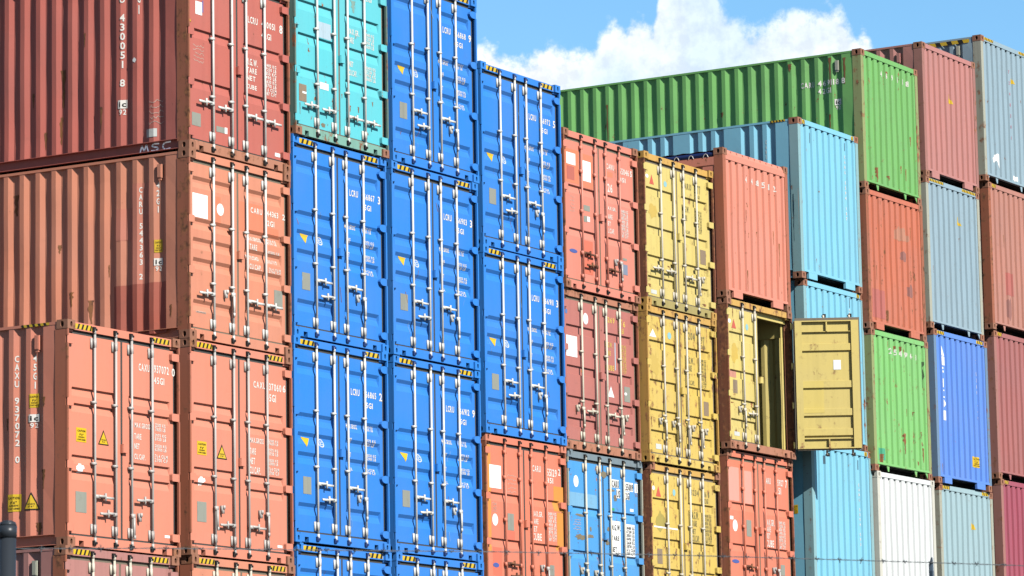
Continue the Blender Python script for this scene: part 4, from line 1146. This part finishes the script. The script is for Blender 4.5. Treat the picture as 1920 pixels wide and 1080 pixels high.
        def q(a, b, z_0, z_1): P.append([(X0+a*w, z_0), (X0+b*w, z_0), (X0+b*w, z_1), (X0+a*w, z_1)])
        L_ = z1-z0; f = lambda t: z1-L_*t
        P.append([(X0, f(0)), (X0+w*.1, f(0)), (X0+w*.95, f(.13)), (X0, f(.13))])
        q(0, .95, f(.26), f(.14)); q(.0, .45, f(.31), f(.285)); q(.1, .5, f(.36), f(.33)); q(.05, .35, f(.56), f(.44)); q(.1, .5, f(.61), f(.59)); q(.1, .6, f(.70), f(.68))
        P.append([(X0+w*.2, f(.83)), (X0+w*.95, f(.79)), (X0+w*.95, f(.76)), (X0+w*.2, f(.72))]); q(.05, .95, f(1.), f(.87))
        out.append(('lettering', WHITE, P, 0))
    elif kind == 'msc':
        return [('lettering', LETTER, 'msc', 0)]
    return out

def stroke(pts, w):
    """a hand-drawn line as quads in 2D"""
    out = []
    for (a, b), (c, d) in zip(pts, pts[1:]):
        L_ = math.hypot(c-a, d-b) or 1; nx, ny = -(d-b)/L_*w/2, (c-a)/L_*w/2; ex, ey = (c-a)/L_*w*.3, (d-b)/L_*w*.3
        out.append([(a+nx-ex, b+ny-ey), (a-nx-ex, b-ny-ey), (c-nx+ex, d-ny+ey), (c+nx+ex, d+ny+ey)])
    return out

CAST = m_casting()
def build(n, c):
    H, L_, X, Y, z0 = c['H'], 12.192, c['X'], c['Y'], c['z0']; door = c['kind'] == 'door'
    root = bpy.data.objects.new('shipping_container', None); col.objects.link(root); root.location = (X, Y, z0); root.empty_display_size = .3
    root['label'] = c['label']; root['category'] = 'shipping container'
    root['group'] = c.get('group') or 'stacked shipping containers'
    body = PA[c['body']]; post = PA[c['post']]; cast = PA[c['cast']]
    hk = round(H, 3)
    for sx in (0, 1):
        for sz in (0, 1):
            z = H-.118 if sz else 0
            add(root, 'corner_casting', CAST, [cast, DARK], (W-.162 if sx else 0, 0, z))
            add(root, 'corner_casting', CAST, [cast, DARK], (.162 if not sx else W, L_, z), math.pi)
    pk = 'door' if door else 'end'
    pl = cached(('post', hk, pk), lambda: m_post(H, pk)); pr = cached(('postr', hk, pk), lambda: mirror_x(pl, 'corner_post'))
    add(root, 'corner_post', pl, [post, DARK]); add(root, 'corner_post', pr, [post, DARK])
    bl = cached(('post', hk, 'end'), lambda: m_post(H, 'end')); br = cached(('postr', hk, 'end'), lambda: mirror_x(bl, 'corner_post'))
    add(root, 'corner_post', bl, [post, DARK], (W, L_, 0), math.pi); add(root, 'corner_post', br, [post, DARK], (W, L_, 0), math.pi)
    tr = c.get('toprail', 'std'); ztop = H-.29 if tr == 'open' else H-.054
    sk = c['side']; sd = c['sd']
    sw = cached(('side', hk, sk, sd, tr), lambda: m_side(H, L_, sk, sd, ztop))
    add(root, 'side_wall', sw, body); add(root, 'side_wall', sw, body, (W, L_, 0), math.pi)
    tm = cached(('tr', hk, tr), lambda: m_toprail(H, L_, tr)); bm_ = cached(('br',), lambda: m_botrail(L_))
    add(root, 'top_rail', tm, body); add(root, 'top_rail', tm, body, (W, L_, 0), math.pi)
    add(root, 'bottom_rail', bm_, body); add(root, 'bottom_rail', bm_, body, (W, L_, 0), math.pi)
    add(root, 'roof', cached(('roof', hk), lambda: m_roof(H, L_)), body)
    add(root, 'floor', cached(('floor',), lambda: m_floor(L_)), DARK)
    ew = cached(('end', hk, sd), lambda: m_endwall(H, sd))
    add(root, 'end_wall', ew, body, (W, L_, 0), math.pi)
    add(root, 'header', cached(('hdr', hk, 'end'), lambda: m_header(H, 'end')), body, (W, L_, 0), math.pi)
    add(root, 'sill', cached(('sill', 'gusset'), lambda: m_sill('gusset')), [body, DARK], (W, L_, 0), math.pi)
    if sk == 'std' and not c.get('tarp') and not c.get('vent_off'):
        add(root, 'vent', cached(('vent',), m_vent), PA['p_grey'] if c['body'] in ('green', 'grey', 'mauve') else body, (.012, .46, H-.36))
    hm = PA[c['header']] if c.get('header') else body; sm = PA[c['sill']] if c.get('sill') else body
    hkind = c.get('hdr', pk)
    if not door: add(root, 'end_wall', ew, body)
    add(root, 'header', cached(('hdr', hk, hkind), lambda: m_header(H, hkind)), hm)
    sill = 'door' if door else c['dt']
    add(root, 'sill', cached(('sill', sill), lambda: m_sill(sill)), [sm, DARK])
    if c.get('tarp'):
        mb = MB(); n_ = 24
        for k in range(10): 
            t0, t1 = 2*math.pi*k/10, 2*math.pi*(k+1)/10
            f = lambda t, y: (.05+.045*math.cos(t), y, H-.105+.05*math.sin(t))
            for j in range(n_):
                a, b = .2+(L_-.4)*j/n_, .2+(L_-.4)*(j+1)/n_; mb.quad(f(t0, a), f(t1, a), f(t1, b), f(t0, b))
        mb.box(.06, W-.06, .06, L_-.1, H-.075, H-.055)
        tp = add(root, 'tarpaulin', mb.mesh('tarpaulin'), PA['tarp'])
        mb = MB()
        for j in range(40):
            y = .33+.285*j; q = [(.0, y-.05, H-.15), (-.002, y-.03, H-.105), (.004, y, H-.085), (-.002, y+.03, H-.105), (.0, y+.05, H-.15)]
            for a, b in zip(q, q[1:]): mb.tube(a, b, .006, 5)
        add(tp, 'lashing_loops', mb.mesh('lashing_loops'), RODG)
    # what the decals lie on
    rows = [d for d in DECALS if d[0] == (n if c.get('num') is None else 'C2')]
    fake = {'E3': 4.226, 'F3': 4.229, 'G3': 4.218, 'H3': 4.638, 'I3': 5.021, 'K4': 7.47}
    if n in fake: rows = [d[:5]+(d[5]+H-fake[n], d[6]+H-fake[n]) for d in rows]
    leaves = [root, root]
    if door:
        dt = c['dt']; leaves = []
        for s in (0, 1):
            op = c.get('open') and s == 1
            lf = add(root, 'door', cached(('leaf', hk, dt, s, bool(op)), lambda: m_leaf(H, dt, s, op)), body)
            leaves.append(lf)
            add(lf, 'door_seal', cached(('seal', hk, s), lambda: m_seal(H, s)), GASKL if c['cast'] in ('p_cast', 'p_yel') and c['body'] not in ('coral', 'brick') else GASKET)
            rk = c['rod']; own = rk == 'body'; rm = body if own else rk
            for i in ((0, 1) if s == 0 else (2, 3)):
                r_ = add(lf, 'locking_rod', cached(('rod', hk, own), lambda: m_rod(H, not own)), rm, (RX[i], 0, 0))
                for top in (0, 1):
                    add(lf, 'rod_cam', cached(('cam', top), lambda: m_cam(top)), PA['camblue'] if c['body'] == 'blue' else DARK, (RX[i], 0, H-.072 if top else .072))
            for (i, dd, z) in c['handles']:
                if (i < 2) != (s == 0): continue
                d_ = 1 if dd[0] == 'R' else -1; dn = dd.endswith('d')
                hmt = RUSTD if own and not dn else (RODG if own else rm)
                add(lf, 'door_handle', cached(('hnd', d_, dn), lambda: m_handle(d_, dn)), hmt, (RX[i], 0, z))
            rd = bool(c.get('rounded'))
            for z in hinge_zs(H): add(lf, 'hinge', cached(('hinge', s, rd), lambda: m_hinge(s, rd)), body, (0, 0, z))
        # the anti-rack lug across the seam
        mb = MB(); zc = 1.34 if H > 2.7 else 1.28; mb.box(1.205, 1.30, .012, YL-.001, zc-.055, zc+.055); mb.box(1.19, 1.2049, .018, YL-.001, zc-.06, zc+.045)
        add(leaves[0], 'seam_lug', cached(('lug', zc), lambda: mb.mesh('seam_lug')), body)
        zs = [z for z, d in groove_z(H, dt)]; us = [u for a, b in GX for u in (a-.014, a, b, b+.014)]
        surf = lambda u, v, o: Vector((u, YL+door_depth(u, v, H, dt)-o, v))
    else:
        ep = end_profile(); us = [p[0] for p in ep]
        zs = [.155+(H-.255)*k/12 for k in range(13)]
        surf = lambda u, v, o: Vector((u, .014+lerp_prof(ep, u)+end_bow(u, v, H, sd)-o-.0008, v))
    num = (c.get('num') or '  ').split(' ')
    if c.get('body') == 'blue': rows = [((d[0], d[1], num[0])+d[3:] if d[2] == '@N' else (d[0], d[1], num[1])+d[3:] if d[2] == '@C' else d) for d in rows]
    acc = {}; order = 0
    for d in rows:
        for (pn, mt, P, extra) in polys_for(d, H):
            if d[1] in ('rect', 'blob') and d[2] in ('patch',): mt = PA['patchc']
            s = 0 if (d[3]+d[4])/2 < 1.219 else 1
            lvl = .0040+extra if pn in ('lettering',) else (.0010+order*.00006 if pn in ('paint_patch', 'rust_streak', 'chalk_marks') else .0028+extra+order*.00003)
            key = (pn, mt.name, s if door else 0, round(lvl, 4)) if pn == 'lettering' else (pn, mt.name, s if door else 0, lvl, order)
            order += 1
            acc.setdefault(key, [mt, []])[1].extend(P)
    for key, (mt, P) in acc.items():
        me = decal_mesh(key[0], P, surf, us, zs, key[3])
        if me: add(leaves[key[2]], key[0], me, mt)
    if c['body'] == 'blue' and door:
        rnd = random.Random(n); Pa = []; Pb = []
        for k in range(7):
            x = rnd.uniform(.15, 2.2); z = rnd.uniform(.25, H-.4); a = rnd.uniform(-.5, .5); q = rnd.uniform(.05, .22)
            (Pa if k % 3 else Pb).extend(stroke([(x, z), (x+q*math.sin(a), z+q*math.cos(a))], rnd.uniform(.004, .012)))
        for P, mt, nm in ((Pa, SCUFF, 'scratches'), (Pb, RUSTS, 'rust_scratches')):
            for s in (0, 1):
                Q = [p for p in P if (p[0][0] < 1.219) == (s == 0)]
                me = decal_mesh(nm, Q, surf, us, zs, .0036+.0004*(nm[0] == 'r')) if Q else None
                if me: add(leaves[s], nm, me, mt)
    # hazard strips on the header
    hf = lambda u, v, o: Vector((u, (.030 if door else .004)-o, v))
    hz = []
    if c.get('hz'): hz = [(.20, .55, H-.10, H-.032, c['hz']), (W-.56, W-.20, H-.10, H-.032, c['hz'])]
    q = c.get('hzs', 0)
    if q == 1: hz = [(.175, .29, H-.095, H-.02, 2), (W-.29, W-.19, H-.095, H-.02, 2)]
    if q == 2: hz = [(W-.30, W-.19, H-.095, H-.02, 2)]
    if q == 3: hz = [(.17, .80, H-.07, H-.02, 9), (W-.80, W-.17, H-.07, H-.02, 9)]
    if q == 4: hz = [(.17, .48, H-.085, H-.02, 4), (W-.50, W-.19, H-.085, H-.02, 4)]
    if q == 5: hz = [(.17, .60, H-.075, H-.02, 6), (W-.60, W-.17, H-.075, H-.02, 6)]
    if q == 6: hz = [(.19, .38, H-.085, H-.02, 3), (W-.40, W-.19, H-.085, H-.02, 3)]
    for a, b, e, f, k in hz:
        ye, bl_ = hazard(a, b, e, f, k)
        s_ = add(root, 'hazard_stripe', decal_mesh('hazard_stripe', ye, hf, [], [], .0022), STY)
        add(s_, 'black_bars', decal_mesh('black_bars', bl_, hf, [], [], .0036), BLACK)
    if c.get('hzside'):
        a, b = c['hzside']; ye, bl_ = hazard(a, b, H-.13 if n == 'L1' else H-.055, H-.06 if n == 'L1' else H-.021, 5)
        sf = lambda u, v, o: Vector((.008-o if n != 'L1' else .004-o, u, v))
        s_ = add(root, 'hazard_stripe', decal_mesh('hazard_stripe', ye, sf, [], [], .0022), STY); add(s_, 'black_bars', decal_mesh('black_bars', bl_, sf, [], [], .0036), BLACK)
    # side lettering
    srows = [d for d in DECALS if d[0] == n+'s']
    if srows:
        if n == 'I3': srows = [d[:5]+(d[5]+H-5.021, d[6]+H-5.021) for d in srows]
        sf, su, szs = side_mapper(H, sk, sd, ztop); acc = {}; order = 0
        for d in srows:
            if d[1] == 'msc':
                ys, ye_, zb, zt = d[3], d[4], d[5], d[6]; w = (ye_-ys)/3.4; P = []
                g = lambda k, pts: stroke([(ys+w*(k*1.2+a), .040+.098*b) for a, b in pts], .020)
                P += g(0, [(0, 0), (.2, .9), (.45, .15), (.7, 1.), (.9, 0)])
                P += g(1, [(.85, .95), (.3, 1.0), (.1, .75), (.3, .55), (.7, .45), (.8, .2), (.5, 0), (.05, .05)])
                P += g(2, [(.95, 1.), (.3, .95), (.1, .6), (.15, .2), (.4, .0), (.9, .1)])
                rf = lambda u, v, o: Vector((.066-o, u, v))
                add(root, 'chalk_lettering', decal_mesh('chalk_lettering', P, rf, [], [], .002), paint('thick_white_chalk', (255, 255, 255), 0, .05, .8, boost=3.6)); continue
            for (pn, mt, P, extra) in polys_for(d, H):
                lvl = .0065+extra if pn == 'lettering' else (.0035+order*.0001 if pn in ('paint_patch', 'rust_streak', 'chalk_marks') else .0048+extra+order*.0001)
                key = (pn, mt.name, lvl) if pn == 'lettering' else (pn, mt.name, lvl, order); order += 1
                acc.setdefault(key, [mt, []])[1].extend(P)
        for key, (mt, P) in acc.items():
            me = decal_mesh(key[0], P, sf, su, szs, key[2])
            if me: add(root, key[0], me, mt)
    if c.get('open'):
        mb = MB(); mb.box(.07, W-.078, .11, .17, H-.21, H-.112); mb.box(W-.078, W-.070, .17, L_-.2, H-.44, H-.05); mb.box(W-.12, W-.064, .17, .185, .15, H-.05)
        add(root, 'inner_frame', mb.mesh('inner_frame'), body)
        lf = leaves[1]; p = Vector((W-.03, .012, 0)); ang = R(OPEN_ANGLE)
        M = Matrix.Translation(p) @ Matrix.Rotation(ang, 4, 'Z') @ Matrix.Translation(-p)
        lf.matrix_local = M
        bk = lambda u, v, o: Vector((u, YL+.003+o+door_depth(u, v, H, c['dt']), v))
        bz = [z for z, d in groove_z(H, c['dt'])]
        add(lf, 'sticker', decal_mesh('sticker', rect(1.56, 1.69, 1.56, 1.73), bk, [], bz, .003), WHITE)
        add(lf, 'paint_patch', decal_mesh('paint_patch', rect(1.87, 2.24, .80, 1.36), bk, [], bz, .0005), PA['ypatch'])
    return root
OPEN_ANGLE = 120
PA['camblue'] = paint('dark_blue_cam', (28, 62, 130), .05, .2, .6)
PA['ypatch'] = paint('fresh_yellow_patch', (252, 226, 124), .02, .2)
PA['patchc'] = paint('touch_up_coral', (255, 150, 112), .03, .15)
CT['A1']['hzside'] = (.30, .75); CT['L1']['hzside'] = (.25, 1.45); CT['I1']['hzside'] = (.25, .55)
for n, c in CT.items(): build(n, c)
# the lowest tiers, which carry the stacks
for colu in 'ABCDEFGHIJKL':
    ks = sorted(k for k in CT if k[0] == colu); lo = CT[ks[-1]]; rem = lo['z0']; nn = 1 if rem < 3.2 else 2
    for i in range(nn):
        h = rem/nn
        build(colu+'x%d' % i, dict(X=lo['X'], Y=lo['Y'], z0=rem-h*(i+1), H=h, kind='end', dt='gusset', body=random.choice(['salmon', 'blue', 'verm', 'grey', 'wine']), post='p_brown', cast='p_brown', side='std', sd=1,
              label='container in the lowest tiers of the stacks, below the picture edge', group='containers in the lowest tiers'))

# ------------------------------------------------------------------ ground and fence
def m_ground():
    mb = MB(); s = 1500; mb.quad((-s, -s, 0), (s, -s, 0), (s, s, 0), (-s, s, 0)); return mb.mesh('ground')
gm = bpy.data.materials.new('yard_gravel'); gm.use_nodes = True; nt = gm.node_tree
tn = N(nt, 'ShaderNodeTexNoise'); tc = N(nt, 'ShaderNodeNewGeometry'); nt.links.new(tc.outputs['Position'], tn.inputs['Vector']); tn.inputs['Scale'].default_value = 2.; tn.inputs['Detail'].default_value = 8
rp = N(nt, 'ShaderNodeValToRGB'); rp.color_ramp.elements[0].color = (.05, .048, .044, 1); rp.color_ramp.elements[1].color = (.11, .105, .097, 1); rp.color_ramp.elements[0].position = .3; rp.color_ramp.elements[1].position = .7
nt.links.new(tn.outputs[0], rp.inputs[0]); nt.links.new(rp.outputs[0], nt.nodes['Principled BSDF'].inputs['Base Color']); nt.nodes['Principled BSDF'].inputs['Roughness'].default_value = .9
g = add(None, 'ground', m_ground(), gm); g['kind'] = 'structure'; g['label'] = 'gravel yard'

PIPE = paint('dark_grey_pipe', (58, 64, 72), .02, .4, .35); WIRE = paint('dull_wire', (92, 98, 104), .15, .3, .5)
STEEL = paint('dark_blue_grey_steel', (72, 92, 112), .02, .3, .6)
def tagt(o, label, cat, group=None):
    o['label'] = label; o['category'] = cat
    if group: o['group'] = group
pr = bpy.data.objects.new('fence_post', None); col.objects.link(pr); pr.location = (-34.335, -22.215, 0)
tagt(pr, 'dark grey round pipe fence post with a domed cap at the lower left corner', 'fence post')
mb = MB(); mb.tube((0, 0, 0), (0, 0, 2.335), .0285, 24); mb.tube((0, 0, .9), (0, 0, .92), .031, 24); add(pr, 'pipe', mb.mesh('pipe', True), PIPE)
mb = MB(); mb.tube((0, 0, 2.335), (0, 0, 2.375), .0315, 24); mb.tube((0, 0, 2.375), (0, 0, 2.388), .0315, 24, 0, .026); mb.tube((0, 0, 2.388), (0, 0, 2.393), .026, 24, 0, .012); add(pr, 'cap', mb.mesh('cap', True), PIPE)
pp = bpy.data.objects.new('fence_picket', None); col.objects.link(pp); pp.location = (-31.52, -24.335, 0)
tagt(pp, 'thin dark steel fence picket with a bent tip at the lower right', 'fence post')
mb = MB(); mb.box(-.007, .007, -.007, .007, 0, 2.27); mb.tube((0, 0, 2.265), (.012, .006, 2.295), .009, 6); mb.tube((.012, .006, 2.292), (.008, .0, 2.32), .009, 6, 0, .003); add(pp, 'picket', mb.mesh('picket'), STEEL)
path = [(-36.2, -20.4, 2.31), (-34.335, -22.18, 2.30), (-33.977, -22.59, 2.30), (-33.479, -23.035, 2.298), (-33.09, -23.393, 2.297), (-32.517, -23.815, 2.296), (-31.988, -24.114, 2.297), (-31.522, -24.334, 2.30), (-31.205, -24.528, 2.298), (-30.74, -24.767, 2.297), (-28.6, -25.9, 2.30)]
mb = MB(); rnd = random.Random(3); pts = []
for a, b in zip(path, path[1:]):
    a = Vector(a); b = Vector(b); n_ = max(1, int((b-a).length/.02))
    for k in range(n_): pts.append(a.lerp(b, k/n_))
pts.append(Vector(path[-1]))
for ph in (0, math.pi):
    hel = [p+Vector((math.cos(i*1.1+ph)*.0012, math.cos(i*1.1+ph)*.0012, math.sin(i*1.1+ph)*.0016)) for i, p in enumerate(pts)]
    for a, b in zip(hel, hel[1:]): mb.tube(a, b, .0011, 4)
wire = bpy.data.objects.new('barbed_wire', None); col.objects.link(wire); wire.location = (-34.335, -22.18, 2.3)
tagt(wire, 'single strand of barbed wire strung across the foot of the picture', 'barbed wire')
off = Vector(wire.location)
mb.v = [tuple(Vector(v)-off) for v in mb.v]; add(wire, 'strand', mb.mesh('strand'), WIRE)
i = 3
mbk = []
while i < len(pts)-2:
    p = pts[i]; q = MB()
    d = (pts[i+1]-pts[i]).normalized()
    for k in range(5): 
        t = k*1.3; a = p+d*(.0035*k-.008); u = Vector((0, 0, 1)); w_ = d.cross(u)
        q.tube(a+u*.004*math.cos(t)+w_*.004*math.sin(t), a+d*.0035+u*.004*math.cos(t+1.3)+w_*.004*math.sin(t+1.3), .0016, 5)
    for s in range(2):
        t = rnd.uniform(0, 6.28); v_ = (Vector((0, 0, 1))*math.cos(t)+d.cross(Vector((0, 0, 1)))*math.sin(t)+d*rnd.uniform(-.5, .5)).normalized()
        q.tube(p-v_*.013, p+v_*.013, .0013, 5, 0, .0006)
    q.v = [tuple(Vector(v)-off) for v in q.v]
    if len(mbk) < 95: mbk.append(1); add(wire, 'barb', q.mesh('barb'), WIRE)
    i += rnd.choice((5, 5, 6))
